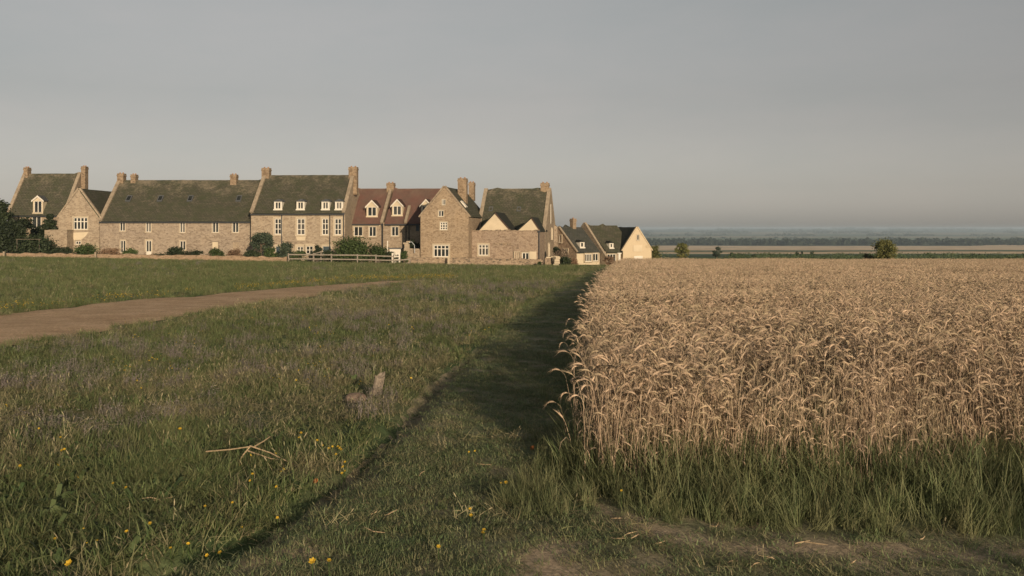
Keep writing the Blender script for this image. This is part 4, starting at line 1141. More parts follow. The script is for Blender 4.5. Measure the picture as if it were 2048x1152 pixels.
pl_(1114, 488, 520, 16, 104.5, 'shrub', 'dark narrow shrub left of the pale bushy shrub', 'shrub', LF_DARK, 1500, .08, group=SH)
pl_(1132, 515, 532, 26, 102.5, 'shrub', 'dark low shrub in front of the corner cottage', 'shrub', LF_DARK, 1500, .07, group=SH)
pl_(1148, 516, 532, 16, 102.3, 'dry_shrub', 'reddish dry shrub by the corner of the cream cottage wall', 'shrub', LF_DRY, 900, .06, group=SH)
pl_(1218, 514, 532, 26, 107, 'dry_shrub', 'brown dry shrub in front of the lane cottage', 'shrub', LF_DRY, 900, .07, group=SH)
FT = 'trees standing beyond the wheat'
pl_(1306, 484, 519, 42, 150, 'olive_bush', 'rounded olive green bush tight behind the cream end cottage', 'bush', LF_OLIVE, 3500, .12, group=FT, dens=18)
pl_(1365, 483, 518, 30, 200, 'field_tree', 'upright egg shaped olive tree alone beyond the wheat', 'tree', LF_OLIVE, 4200, .14, kind='tree', trunk=.2, group=FT, dens=22)
pl_(1434, 494, 518, 22, 260, 'field_tree', 'small dark round tree right of the egg shaped tree', 'tree', LF_BLUE, 2500, .16, kind='tree', trunk=.3, group=FT, dens=14)
pl_(1465, 505, 518, 16, 262, 'field_bush', 'low dark green bush right of the small round tree', 'bush', LF_DARK, 900, .14, group=FT, dens=8)
pl_(1767, 476, 520, 58, 130, 'olive_bush', 'large loose olive bush rising above the wheat on the right', 'bush', LF_OLIVE, 6500, .10, group=FT, dens=24, kind='tree', trunk=.1)
pl_(1737, 503, 520, 26, 134, 'field_bush', 'small olive bush leaning against the large loose bush', 'bush', LF_OLIVE, 1300, .09, group=FT, dens=8)
for px, d, py, w, lab in ((1508, 270, 509, 12, 'dark speck of a bush above the wheat right of the cottages'), (1545, 265, 507, 22, 'wide low bush in the green strip left of the three dark bushes'), (1594, 420, 501, 9, 'leftmost of the three dark bushes on the pale field edge'), (1604, 425, 501, 6, 'middle and smallest of the three dark bushes on the pale field edge'), (1624, 420, 500, 11, 'rightmost of the three dark bushes on the pale field edge')):
    pl_(px, py, 513, w, d, 'field_bush', lab, 'bush', LF_DARK, 700, .16, group=FT, dens=8)

for x, y, w, h_, lab in ((2.6, -14, 2.6, 3.5, 'small loose unseen shade tree behind the viewpoint'), (10.2, -13.6, 3.6, 4.5, 'broad loose unseen shade tree behind the viewpoint'), (13.8, -14.2, 4.0, 4.9, 'tallest unseen shade tree behind the viewpoint, on the wheat side'), (17.8, -14, 4, 4.8, 'outermost unseen shade tree behind the viewpoint')):  # unseen trees, placed behind the camera only to cast shade over the foreground
    plant('unseen_shade_tree', lab, 'tree', x, y, w, h_, LF_MID, 2600, .13, group='unseen shade trees behind the viewpoint', trunk=.3, kind='tree', dens=16)
# far scrub, woods and hedges: nobody could count them
def mass(name, label, m, blobs, per, size, sd):
    g = np.random.default_rng(sd); V = []; FF = []; T = []; o = 0
    B = np.array(blobs, float)
    n = len(B) * per; k = np.repeat(np.arange(len(B)), per)
    d = g.normal(size=(n, 3)); d[:, 2] = np.abs(d[:, 2]) * .9; d /= np.linalg.norm(d, axis=1)[:, None]
    c = B[k, :3] + d * B[k, 3:6] * (.75 + .35 * g.random((n, 1)))
    nr = d + g.normal(size=(n, 3)) * .5; nr /= np.linalg.norm(nr, axis=1)[:, None]
    a = np.cross(nr, g.normal(size=(n, 3))); a /= np.linalg.norm(a, axis=1)[:, None] + 1e-9; b = np.cross(nr, a)
    s = (B[k, 6] * (.6 + .8 * g.random(n)))[:, None] * size
    v = np.stack([c - a * s, c - b * s * .7, c + a * s, c + b * s * .7], 1).reshape(-1, 3)
    t = np.clip(g.random(len(B))[k] * .7 + g.random(n) * .3, 0, 1)
    o = link(bpy.data.objects.new(name, np_mesh(name, v, np.arange(4 * n).reshape(n, 4), m, np.repeat(t, 4))))
    return tag(o, label, kind='stuff')
def rows(n, px0, px1, d0, d1, h0, h1, aspect=1.0, gap=.0, sd=1):
    g = np.random.default_rng(sd); out = []
    for _ in range(n):
        px = g.uniform(px0, px1); d = g.uniform(d0, d1)
        if gap and vnoise(np.array(px / 40.0), np.array(sd + d * 0), sd) < gap: continue
        x, y = wpt(px, d); hh = g.uniform(h0, h1); w = hh * aspect * g.uniform(.6, 1.2)
        out.append((x, y, float(gz(x, y)) , w, w, hh, hh / 8.0))
    return out
WOOD_M = blade_mat('far_wood', (.016, .026, .018), (.034, .046, .028), None, .1)
mass('scrub', 'rough green scrub and low hedge just beyond the wheat', blade_mat('scrub_green', (.050, .080, .036), (.120, .160, .075), None, .2),
     rows(420, 1460, 2250, 140, 330, .5, 1.5, 2.0, .18, 4) + rows(120, 1300, 2250, 330, 420, .8, 2.0, 2.0, .3, 5) , 60, .9, 3)
mass('woods', 'dark belt of woods across the far plain', WOOD_M, rows(620, 1200, 2350, 2420, 2750, 10, 17, .8, 0, 6), 60, 1.5, 4)
mass('treeline', 'hazy tree lines on the farther plain', WOOD_M,
     rows(110, 1200, 2350, 4300, 4600, 5, 9, 1.6, .55, 7) + rows(220, 1200, 2350, 5800, 6400, 8, 15, 1.6, .42, 8) + rows(360, 1200, 2350, 7600, 9500, 10, 20, 2.6, .35, 9) + rows(420, 1200, 2350, 11000, 15000, 14, 26, 3.5, .25, 10), 34, 2.2, 5)

# ------------------------------------------------------------------ grasses and wheat: variants and scattering
class Blades:
    def __init__(s): s.v = []; s.f = []; s.t = []
    def ribbon(s, pts, wd, side, tint):
        """strip of quads along pts that ends in a point"""
        n0 = len(s.v)
        for p, w in zip(pts[:-1], wd[:-1]):
            s.v += [tuple(p - side * w), tuple(p + side * w)]; s.t += [tint, tint]
        s.v.append(tuple(pts[-1])); s.t.append(tint)
        for i in range(len(pts) - 2):
            a = n0 + 2 * i; s.f.append((a, a + 1, a + 3, a + 2))
        a = n0 + 2 * (len(pts) - 2); s.f.append((a, a + 1, a + 2))
    def blade(s, x, y, h_, az, lean, w, tint, seg=3, curl=1.6):
        d = Vector((math.cos(az), math.sin(az), 0)); sd = Vector((-d.y, d.x, 0))
        pts = [Vector((x, y, 0)) + d * (lean * h_ * (i / seg) ** curl) + Vector((0, 0, h_ * (i / seg) * (1 - .22 * lean * i / seg))) for i in range(seg + 1)]
        s.ribbon(pts, [w * (1 - .55 * i / seg) for i in range(seg + 1)], sd, tint)
    def disc(s, c, r, nrm, tint, k=5, cup=.3):
        """a small flower: k petals round a centre"""
        nrm = nrm.normalized(); a = nrm.orthogonal().normalized(); b = nrm.cross(a)
        for i in range(k):
            w0, w1 = 6.283 * i / k, 6.283 * (i + .86) / k; wm = (w0 + w1) / 2; n0 = len(s.v)
            for q in (c, c + (a * math.cos(w0) + b * math.sin(w0)) * r * .75 + nrm * cup * r * .6, c + (a * math.cos(wm) + b * math.sin(wm)) * r + nrm * cup * r, c + (a * math.cos(w1) + b * math.sin(w1)) * r * .75 + nrm * cup * r * .6):
                s.v.append(tuple(q)); s.t.append(tint)
            s.f.append((n0, n0 + 1, n0 + 2, n0 + 3))
    def tube(s, pts, rad, seg, tint):
        mb = MB(); mb.tube(pts, rad, seg, False); n0 = len(s.v)
        s.v += mb.v; s.f += [tuple(i + n0 for i in f) for f in mb.f]; s.t += [tint] * len(mb.v)
    def mesh(s, name, m):
        me = bpy.data.meshes.new(name); me.from_pydata(s.v, [], s.f); me.materials.append(m)
        a = me.attributes.new('tint', 'FLOAT', 'POINT'); a.data.foreach_set('value', s.t); me.update()
        return me
def variants(name, count, fn, m):
    c = bpy.data.collections.new(name + '_sources')
    for k in range(count):
        random.seed(1000 + k * 7 + sum(map(ord, name))); b = Blades(); fn(b, k)
        c.objects.link(bpy.data.objects.new('%s_%02d' % (name, k), b.mesh(name, m)))
    return c
def scatter(name, label, coll, nvar, P, scale, tilt=.15, sx=None, z_off=0.0, idx=None):
    n = len(P); P = np.asarray(P, float)
    z = gz(P[:, 0], P[:, 1]) + z_off
    me = bpy.data.meshes.new(name); me.vertices.add(n); me.vertices.foreach_set('co', np.column_stack([P, z]).astype(np.float32).ravel())
    rot = np.column_stack([rng.normal(0, tilt, n), rng.normal(0, tilt, n), rng.random(n) * 6.283]).astype(np.float32)
    a = me.attributes.new('rot', 'FLOAT_VECTOR', 'POINT'); a.data.foreach_set('vector', rot.ravel())
    sc = np.broadcast_to(np.asarray(scale, np.float32), (n,)); sx = sc if sx is None else np.broadcast_to(np.asarray(sx, np.float32), (n,))
    a = me.attributes.new('scl', 'FLOAT_VECTOR', 'POINT'); a.data.foreach_set('vector', np.column_stack([sx, sx, sc]).astype(np.float32).ravel())
    a = me.attributes.new('idx', 'INT', 'POINT'); a.data.foreach_set('value', (rng.integers(0, nvar, n) if idx is None else idx).astype(np.int32))
    o = link(bpy.data.objects.new(name, me)); tag(o, label, kind='stuff')
    g = bpy.data.node_groups.new(name + '_scatter', 'GeometryNodeTree')
    g.interface.new_socket('Geometry', in_out='INPUT', socket_type='NodeSocketGeometry'); g.interface.new_socket('Geometry', in_out='OUTPUT', socket_type='NodeSocketGeometry')
    N = g.nodes; L = g.links
    gi = N.new('NodeGroupInput'); go = N.new('NodeGroupOutput'); ci = N.new('GeometryNodeCollectionInfo'); ip = N.new('GeometryNodeInstanceOnPoints')
    ci.inputs['Collection'].default_value = coll; ci.inputs['Separate Children'].default_value = True; ci.inputs['Reset Children'].default_value = True
    def att(nm, ty):
        x = N.new('GeometryNodeInputNamedAttribute'); x.data_type = ty; x.inputs['Name'].default_value = nm; return x.outputs['Attribute']
    e2r = N.new('FunctionNodeEulerToRotation'); L.new(att('rot', 'FLOAT_VECTOR'), e2r.inputs[0])
    L.new(gi.outputs[0], ip.inputs['Points']); L.new(ci.outputs[0], ip.inputs['Instance']); ip.inputs['Pick Instance'].default_value = True
    L.new(att('idx', 'INT'), ip.inputs['Instance Index']); L.new(e2r.outputs[0], ip.inputs['Rotation']); L.new(att('scl', 'FLOAT_VECTOR'), ip.inputs['Scale'])
    L.new(ip.outputs[0], go.inputs[0])
    md = o.modifiers.new('scatter', 'NODES'); md.node_group = g
    return o
def sow(y0, y1, dens, k=.60, x0=None, pad=1.2):
    """points strewn evenly over the ground in view between two distances"""
    n = int(dens * (2 * k * (y1 ** 2 - y0 ** 2) / 2 + 2 * pad * (y1 - y0)))
    y = np.sqrt(rng.random(n) * (y1 ** 2 - y0 ** 2) + y0 ** 2); x = (rng.random(n) * 2 - 1) * (k * y + pad)
    return x, y
def sown(rings, keep):
    out = []
    for y0, y1, d in rings:
        x, y = sow(y0, y1, d); m = keep(x, y); out.append(np.column_stack([x[m], y[m]]))
    return np.concatenate(out)
rs = lambda P, a, b: rng.uniform(a, b, len(P))

G_GREEN = blade_mat('grass_green', (.092, .142, .052), (.222, .258, .108), (.27, .245, .125), .45, rnd=.7)
G_DRY = blade_mat('grass_dry', (.22, .200, .105), (.38, .325, .195), (.17, .195, .085), .3, rnd=.8)
G_MOWN = blade_mat('grass_mown', (.105, .165, .072), (.250, .285, .138), (.32, .28, .165), .4, rnd=.8)
G_VERGE = blade_mat('grass_verge', (.095, .132, .054), (.220, .238, .115), (.29, .265, .14), .4, rnd=.6)
G_HEATH = blade_mat('heath_stems', (.150, .135, .120), (.255, .215, .200), (.20, .19, .12), .2, rnd=.5)
G_WEED = blade_mat('weed_leaves', (.065, .108, .040), (.145, .185, .075), (.18, .19, .08), .3, rnd=.5)
G_YEL = blade_mat('yellow_petals', (.50, .33, .03), (.68, .47, .05), None, .3)
W_STRAW = blade_mat('wheat_straw', (.43, .320, .212), (.64, .492, .350), (.45, .38, .235), .3, rnd=.7)

def f_green(b, k):
    for _ in range(26):
        a = random.random() * 6.283; r = .10 * math.sqrt(random.random()); h_ = random.uniform(.045, .15)
        b.blade(r * math.cos(a), r * math.sin(a), h_, random.random() * 6.283, random.uniform(.2, 1.2), random.uniform(.0020, .0040), random.random())
def f_dry(b, k):
    for _ in range(24):
        a = random.random() * 6.283; r = .10 * math.sqrt(random.random()); h_ = random.uniform(.04, .15)
        b.blade(r * math.cos(a), r * math.sin(a), h_, random.random() * 6.283, random.uniform(.3, 1.6), random.uniform(.0015, .0032), random.random())
    for _ in range(1 + k % 2):
        a = random.random() * 6.283; x, y = .06 * math.cos(a), .06 * math.sin(a); h_ = random.uniform(.14, .26); b.blade(x, y, h_, a, .35, .0015, .8)
        top = Vector((x, y, 0)) + Vector((math.cos(a), math.sin(a), 0)) * .35 * h_ + Vector((0, 0, h_ * .92))
        b.ribbon([top, top + Vector((math.cos(a) * .015, math.sin(a) * .015, .03)), top + Vector((math.cos(a) * .03, math.sin(a) * .03, .05))], [.0018, .0034, 0], Vector((-math.sin(a), math.cos(a), 0)), .9)
def f_mown(b, k):
    for _ in range(52):
        a = random.random() * 6.283; r = .11 * math.sqrt(random.random()); h_ = random.uniform(.012, .045)
        b.blade(r * math.cos(a), r * math.sin(a), h_, random.random() * 6.283, random.uniform(.3, 2.6), random.uniform(.0016, .0032), random.random(), 2)
def f_verge(b, k):
    for _ in range(30):
        a = random.random() * 6.283; r = .10 * math.sqrt(random.random()); h_ = random.uniform(.14, .42)
        b.blade(r * math.cos(a), r * math.sin(a), h_, random.random() * 6.283, random.uniform(.1, .7), random.uniform(.0025, .0048), random.random(), 4, 2.0)
def f_heath(b, k):
    for _ in range(26):
        a = random.random() * 6.283; r = .12 * math.sqrt(random.random()); h_ = random.uniform(.08, .24); x, y = r * math.cos(a), r * math.sin(a); z_ = random.random() * 6.283
        b.blade(x, y, h_, z_, random.uniform(.1, .6), .0016, random.random())
        for q in range(5):
            t = random.uniform(.45, 1); p = Vector((x, y, h_ * t)) + Vector((random.uniform(-.012, .012), random.uniform(-.012, .012), 0)) + Vector((math.cos(z_), math.sin(z_), 0)) * .3 * h_ * t * t
            b.disc(p, random.uniform(.004, .008), Vector((random.uniform(-1, 1), random.uniform(-1, 1), .6)), random.random(), 3)
def f_weed(b, k):
    for _ in range(11):
        a = random.random() * 6.283; L = random.uniform(.05, .12); d = Vector((math.cos(a), math.sin(a), 0)); s = Vector((-d.y, d.x, .2)); up = random.uniform(.15, .8)
        b.ribbon([d * (L * t) + Vector((0, 0, L * up * math.sin(t * 2.2))) for t in (.05, .35, .7, 1.0)], [.004, .013, .012, 0], s, random.random())
def f_yel(b, k):
    for _ in range(2 + k % 3):
        a = random.random() * 6.283; r = .07 * random.random(); h_ = random.uniform(.10, .24); az = random.random() * 6.283
        p = Vector((r * math.cos(a), r * math.sin(a), 0)) + Vector((math.cos(az), math.sin(az), 0)) * .25 * h_ + Vector((0, 0, h_))
        b.disc(p, random.uniform(.010, .016), Vector((random.uniform(-.6, .6), random.uniform(-1.0, .2), 1)), random.random(), 6, .45)
def wheat_stalk(b, x, y, h_, az, lean, nod, leafy=True, awns=14):
    d = Vector((math.cos(az), math.sin(az), 0)); tint = random.uniform(.1, .75)
    P = [Vector((x, y, 0)) + d * (lean * h_ * (t ** 2)) + Vector((0, 0, h_ * t)) for t in (0, .35, .7, .93)]
    ang = math.atan2(1, 2 * lean); ang = math.pi / 2 - lean; p = P[-1].copy()
    ear = []; L = random.uniform(.06, .09); seg = 6
    neck = 3
    for i in range(neck):
        ang -= nod * .45 / neck; p = p + (d * math.cos(ang) + Vector((0, 0, math.sin(ang)))) * .028; P.append(p.copy())
    ear.append(p.copy())
    for i in range(seg):
        ang -= nod * .55 / seg; p = p + (d * math.cos(ang) + Vector((0, 0, math.sin(ang)))) * (L / seg); ear.append(p.copy())
    b.tube(P, [.0026, .0024, .002, .0018] + [.0016] * neck, 3, tint)
    b.tube(ear, [.0025, .0068, .0084, .0082, .0074, .0055, .002], 5, random.uniform(.3, .85))
    sd = Vector((-d.y, d.x, 0)); et = random.uniform(.4, .85)
    for q in range(awns):
        i = random.randint(1, seg); t = (ear[min(i + 1, seg)] - ear[i - 1]).normalized(); a0 = random.uniform(0, 6.283); up = t.cross(sd)
        o = (sd * math.cos(a0) + up * math.sin(a0)); q0 = ear[i] + o * .006; dr = (t + o * random.uniform(.12, .42)).normalized(); Lw = random.uniform(.04, .08)
        n0 = len(b.v); w = o.cross(t).normalized() * .0013
        b.v += [tuple(q0 - w), tuple(q0 + w), tuple(q0 + dr * Lw)]; b.t += [et] * 3; b.f.append((n0, n0 + 1, n0 + 2))
    if leafy:
        for q in range(random.choice((1, 2, 2))):
            z0 = random.uniform(.2, .75) * h_; la = random.random() * 6.283; ld = Vector((math.cos(la), math.sin(la), 0)); s = Vector((-ld.y, ld.x, 0)); Ll = random.uniform(.10, .22)
            o0 = Vector((x, y, z0)) + d * (lean * h_ * (z0 / h_) ** 2)
            b.ribbon([o0, o0 + ld * Ll * .4 + Vector((0, 0, Ll * .35)), o0 + ld * Ll * .8 + Vector((0, 0, Ll * .2)), o0 + ld * Ll + Vector((0, 0, -Ll * .25))], [.003, .0048, .0035, 0], s, random.uniform(0, .5))
def f_wheat(b, k):
    for _ in range(9):
        a = random.random() * 6.283; r = .19 * math.sqrt(random.random())
        wheat_stalk(b, r * math.cos(a), r * math.sin(a), random.choice((random.uniform(.45, .8), random.uniform(.74, .95))), random.random() * 6.283, random.uniform(.02, .22), random.uniform(.5, 2.7))
def f_wheat_far(b, k):
    for _ in range(13):
        a = random.random() * 6.283; r = .24 * math.sqrt(random.random())
        wheat_stalk(b, r * math.cos(a), r * math.sin(a), random.uniform(.74, .94), random.random() * 6.283, random.uniform(.02, .22), random.uniform(.6, 2.4), False, 7)
V_WH = variants('wheat_clump', 14, f_wheat, W_STRAW); V_WF = variants('wheat_patch', 10, f_wheat_far, W_STRAW)
V_GR = variants('green_tuft', 9, f_green, G_GREEN); V_DR = variants('dry_tuft', 9, f_dry, G_DRY); V_MO = variants('mown_tuft', 9, f_mown, G_MOWN)
V_VE = variants('verge_tuft', 9, f_verge, G_VERGE); V_HE = variants('heath_tuft', 6, f_heath, G_HEATH); V_WE = variants('weed', 6, f_weed, G_WEED); V_YE = variants('yellow_head', 6, f_yel, G_YEL)

# wheat field
def sow_box(x0, x1, y0, y1, dens):
    n = int(dens * (x1 - x0) * (y1 - y0)); return rng.uniform(x0, x1, n), rng.uniform(y0, y1, n)
P1 = []; 
for (x0, x1, y0, y1, d) in ((-.4, 10, 6.4, 9, 62), (-.2, 14, 9, 17, 46)):
    x, y = sow_box(x0, x1, y0, y1, d); m = in_wheat(x - .10, y); x, y = x[m], y[m]
    thin = fbm(x * .8, y * .8, 61, 2) + np.clip((8.6 - y) / 5, 0, .3) * 0
    k = rng.random(len(x)) < np.clip((thin - .24) * 3.4, .12, 1); P1.append(np.column_stack([x[k], y[k]]))
x, y = sow_box(.0, 9, 6.5, 7.6, 26); m = in_wheat(x - .1, y + .25); nf = int(m.sum())
P1.append(np.column_stack([x[m], y[m]]))
P1 = np.concatenate(P1)
hv = .94 + .16 * (fbm(P1[:, 0] * .5, P1[:, 1] * .5, 63, 2) - .5) - .42 * np.clip((8.3 - P1[:, 1]) / 1.4, 0, 1) * rng.random(len(P1)) ** 1.3
hv[-nf:] = rs(hv[-nf:], .50, .82)
scatter('wheat', 'ripe bearded wheat standing along the near edge of the field', V_WH, 14, P1, hv * rs(P1, .90, 1.10), .06)
P2 = []
for (x0, x1, y0, y1, d) in ((0, 24, 16.5, 36, 26), (1.5, 52, 36, 79, 13)):
    x, y = sow_box(x0, x1, y0, y1, d); m = in_wheat(x, y) & (x < .62 * y + 2); x, y = x[m], y[m]
    tram = np.abs(((y + x * .08) % 24.0) - 12.0) < .35
    k = ~tram; P2.append(np.column_stack([x[k], y[k]]))
P2 = np.concatenate(P2); hv = .95 + .18 * (fbm(P2[:, 0] * .25, P2[:, 1] * .25, 63, 2) - .5)
scatter('wheat_field', 'ripe wheat field stretching away to the crest', V_WF, 10, P2, hv * rs(P2, .95, 1.05), .07)

x, y = sow_box(-.2, 9, 6.6, 12, 22); m = in_wheat(x, y) & (fbm(x * .9, y * .9, 88, 2) > .42); P = np.column_stack([x[m], y[m]])
scatter('wheat_undergrowth', 'green grass growing up among the front wheat stalks', V_VE, 9, P, rs(P, .8, 1.5), .2)
# grass beside the wheat
x, y = sow_box(-.6, 8, 4.5, 8.2, 150); m = in_verge(x, y); x, y = x[m], y[m]
x2, y2 = sow_box(-.3, 9, 8.2, 82, 14); m2 = in_verge(x2, y2); P = np.concatenate([np.column_stack([x, y]), np.column_stack([x2[m2], y2[m2]])])
dz = (P[:, 1] - verge_base(P[:, 0])); hs_ = .58 + .66 * np.clip(dz / .8, 0, 1) + .25 * (fbm(P[:, 0] * 2, P[:, 1] * 2, 12, 2) - .5)
hs_ = np.where(P[:, 1] > 7.6, .6, hs_)
scatter('verge_grass', 'tall green grass growing along the foot of the wheat', V_VE, 9, P, hs_ * rs(P, .6, 1.05), .28)

# meadow
def on_track(x, y):
    return in_poly(x + 1.3 * (fbm(x * .9, y * .9, 71, 3) - .5), y + 2.6 * (fbm(x * .8, y * .8, 72, 3) - .5), TRACK)
notbare = lambda x, y: ~in_wheat(x, y) & ~in_verge(x, y) & ~in_path(x, y) & ~on_track(x, y)
rings = ((2.6, 8, 150), (8, 16, 85), (16, 30, 40), (30, 60, 14), (60, 96, 6))
P = sown(rings, notbare); dr_ = dry_amount(P[:, 0], P[:, 1]); lu = lush(P[:, 0], P[:, 1]); he = heath_amount(P[:, 0], P[:, 1])
pd = np.clip((dr_ - .505 - .08 * np.clip((11.5 - P[:, 1]) / 4, 0, 1)) * 6.0, .04, .85) * np.where(lu, .35, 1)
u = rng.random(len(P)); isd = u < pd; hk = rng.random(len(P)) < he * .8
far_s = 1 + np.clip((P[:, 1] - 12) / 60, 0, 1) * .9
hgt = (.62 + .85 * (fbm(P[:, 0] * .9, P[:, 1] * .9, 14, 3) - .35)) * np.where(lu, 1.25, 1)
q = ~isd & ~hk; scatter('meadow_grass', 'rough green grass of the meadow', V_GR, 9, P[q], hgt[q] * far_s[q] * rs(P[q], .8, 1.25), .2, sx=far_s[q] * 1.15)
q = isd & ~hk; scatter('dry_grass', 'straw coloured dry grass patches in the meadow', V_DR, 9, P[q], (hgt * .85 * far_s)[q] * rs(P[q], .7, 1.2), .25, sx=far_s[q] * 1.15)
q = hk; scatter('heath', 'purple grey seeding plants in patches over the meadow', V_HE, 6, P[q], far_s[q] * rs(P[q], .6, 1.1), .15, sx=far_s[q])
P = sown(((2.6, 9, 14), (9, 18, 5)), lambda x, y: notbare(x, y) & (fbm(x * .7, y * .7, 91, 2) > .45)); scatter('weeds', 'broad leaved weeds low in the near meadow', V_WE, 6, P, rs(P, .7, 1.3), .15)
# mown path and worn ground
P = sown(((2.6, 8, 170), (8, 16, 110), (16, 34, 40), (34, 90, 10)), in_path); ea = earth_amount(P[:, 0], P[:, 1]); k = rng.random(len(P)) > ea * .96; P = P[k]
fs = 1 + np.clip((P[:, 1] - 10) / 50, 0, 1) * .8
scatter('mown_grass', 'short mown grass of the footpath', V_MO, 9, P, rs(P, .7, 1.3) * fs, .12, sx=fs * 1.1, z_off=.012)
P = sown(((2.6, 9, 16),), lambda x, y: in_path(x, y) & (fbm(x * 1.2, y * 1.2, 55, 3) > .5)); scatter('path_tufts', 'greener tufts on the worn footpath', V_GR, 9, P, rs(P, .3, .6), .2, z_off=.01)
P = sown(((2.6, 9, 30), (9, 22, 8)), lambda x, y: in_path(x, y) & (fbm(x * .8, y * .8, 57, 3) > .47)); scatter('path_clippings', 'dry mown clippings lying on the footpath', V_DR, 9, P, rs(P, .12, .3), .35, sx=rs(P, .7, 1.2), z_off=.015)
# sparse growth on the dirt track
P = sown(((14, 30, 14), (30, 50, 6)), lambda x, y: in_poly(x, y, TRACK)); scatter('track_growth', 'trampled dry growth on the dirt track', V_DR, 9, P, rs(P, .08, .18), .3, z_off=.03)
P = sown(((13, 30, 60), (30, 56, 22)), lambda x, y: (in_poly(x, y + .75, TRACK) != in_poly(x, y - .75, TRACK)) & (fbm(x * 1.4, y * 1.1, 73, 3) > .44))
q = rng.random(len(P)) < .45
scatter('track_fringe', 'rough grass fringing the dirt track', V_GR, 9, P[q], rs(P[q], .5, 1.2), .25, z_off=.01); scatter('dry_fringe', 'dry trodden grass along the edges of the dirt track', V_DR, 9, P[~q], rs(P[~q], .4, 1.0), .3, z_off=.01)
# yellow flowers: a band along the far side of the track and sprinkled in the meadow
fxx = np.array([p[0] for p in TR_F]); fyy = np.array([p[1] for p in TR_F])
P = sown(((16, 60, 20),), lambda x, y: (y > np.interp(x, fxx, fyy)) & (y < np.interp(x, fxx, fyy) * 1.16 + .4) & (x < -3) & (fbm(x * .5, y * .5, 17, 2) > .46))
scatter('yellow_flowers', 'band of yellow flowers along the far side of the dirt track', V_YE, 6, P, rs(P, .7, 1.2), .3, sx=rs(P, .8, 1.4))
P = sown(((5, 14, 1.2), (14, 30, .5)), lambda x, y: notbare(x, y) & (fbm(x * .8, y * .8, 19, 2) > .52))
scatter('yellow_specks', 'small yellow flowers sprinkled through the meadow', V_YE, 6, P, rs(P, .7, 1.2), .3, sx=rs(P, .6, 1.0))

# ------------------------------------------------------------------ small things near the camera
def frac_post():
    x, y = ground_at(748, 801); root = empty('broken_post', (x, y, float(gz(x, y)))); root.rotation_euler = (R(4), R(13), .2); root.scale = (.86, .86, .92)
    tag(root, 'splintered grey wooden post stub leaning right in the meadow by the path', 'post')
    mb = MB(); n = 12; g = random.Random(4)
    ring = []
    prof = [(-.1, 1.05), (.05, 1.0), (.15, .93), (.25, .88)]
    for z, r in prof:
        for k in range(n):
            w = 6.283 * k / n; rr = .060 * r * (1 + .12 * math.sin(3 * w + 1) + .05 * g.random()); mb.v.append((rr * math.cos(w) * 1.15, rr * math.sin(w) * .8, z))
    for k in range(n):
        w = 6.283 * k / n; zt = .285 + .08 * max(0, math.cos(w - .6)) + g.uniform(-.02, .025); mb.v.append((.055 * math.cos(w) * 1.15, .055 * math.sin(w) * .8, zt))
    for j in range(4):
        for k in range(n): mb.f.append((j*n+k, j*n+(k+1)%n, (j+1)*n+(k+1)%n, (j+1)*n+k))
    c = len(mb.v); mb.v.append((0, 0, .25))
    for k in range(n): mb.f.append((4*n+k, 4*n+(k+1)%n, c))
    mb.build('post_body', WOODG, root)
    for a, hh in ((.5, .33), (2.6, .26)):
        s = MB(); p = Vector((.052 * math.cos(a), .04 * math.sin(a), .16)); s.tube([p, p + Vector((.008, 0, hh - .22)), p + Vector((.014, 0, hh - .16))], [.018, .012, .002], 5); s.build('splinter', WOODG, root)
frac_post()
def rock(name, label, px, py, sx, sy, sz, m, sd):
    x, y = ground_at(px, py); bm = bmesh.new(); bmesh.ops.create_icosphere(bm, subdivisions=3, radius=1.0); g = random.Random(sd)
    for v in bm.verts:
        k = 1 + .5 * (float(fbm(v.co.x * 1.3 + sd, v.co.y * 1.3 + v.co.z, sd, 3)) - .5); v.co = Vector((v.co.x * sx * k, v.co.y * sy * k, v.co.z * sz * k))
    me = bpy.data.meshes.new(name); bm.to_mesh(me); bm.free(); me.materials.append(m)
    o = link(bpy.data.objects.new(name, me)); o.location = (x, y, float(gz(x, y)) + sz * .55); o.rotation_euler = (0, 0, sd); tag(o, label, 'stone'); return o
rock('field_stone', 'reddish brown stone in the grass left of the broken post', 713, 806, .12, .09, .075, simple('red_brown_stone', (.17, .125, .095), .9, .3, 14, .5), 3)
rock('small_stone', 'small pale stone on the path beside the left rut', 790, 902, .035, .02, .012, simple('pale_stone', (.45, .38, .28), .9, .2, 20, .4), 5)
rock('path_stone', 'small pale pebble on the bare earth near the verge', 1106, 967, .03, .022, .014, simple('pale_pebble', (.42, .35, .27), .9, .2, 20, .4), 8)
REED = simple('dry_reed', (.40, .30, .18), .8, .25, 30, .3)
def stalks(name, label, cat, lines, rad, m, lift=.0):
    """broken stalks laid through the grass; each piece is a part"""
    x0, y0 = ground_at(*lines[0][0][:2]); root = empty(name, (x0, y0, float(gz(x0, y0)))); tag(root, label, cat)
    for ln in lines:
        pts = []
        for px, py, hh in ln:
            x, y = ground_at(px, py + hh * 1991 / max(3.0, ground_at(px, py)[1])); pts.append((x - x0, y - y0, float(gz(x, y)) + hh - root.location.z))
        mb = MB(); mb.tube(pts, [rad * (1 - .5 * i / len(pts)) for i in range(len(pts))], 6); mb.build('stalk', m, root)
    return root
stalks('broken_reed', 'long pale broken reed bent in the middle in the near meadow', 'reed',
       [[(412, 906, .10), (460, 902, .14), (500, 898, .17)], [(500, 898, .17), (486, 912, .10), (476, 928, .02)], [(500, 896, .17), (540, 908, .13), (575, 924, .07)], [(496, 905, .12), (540, 918, .08), (566, 922, .05)], [(510, 896, .16), (528, 886, .17), (540, 879, .18)]], .006, REED)
stalks('dark_stalk', 'thin dark stalk lying across the grass right of the broken reed', 'stalk', [[(585, 928, .05), (600, 940, .03), (625, 955, .02)]], .004, BARK)
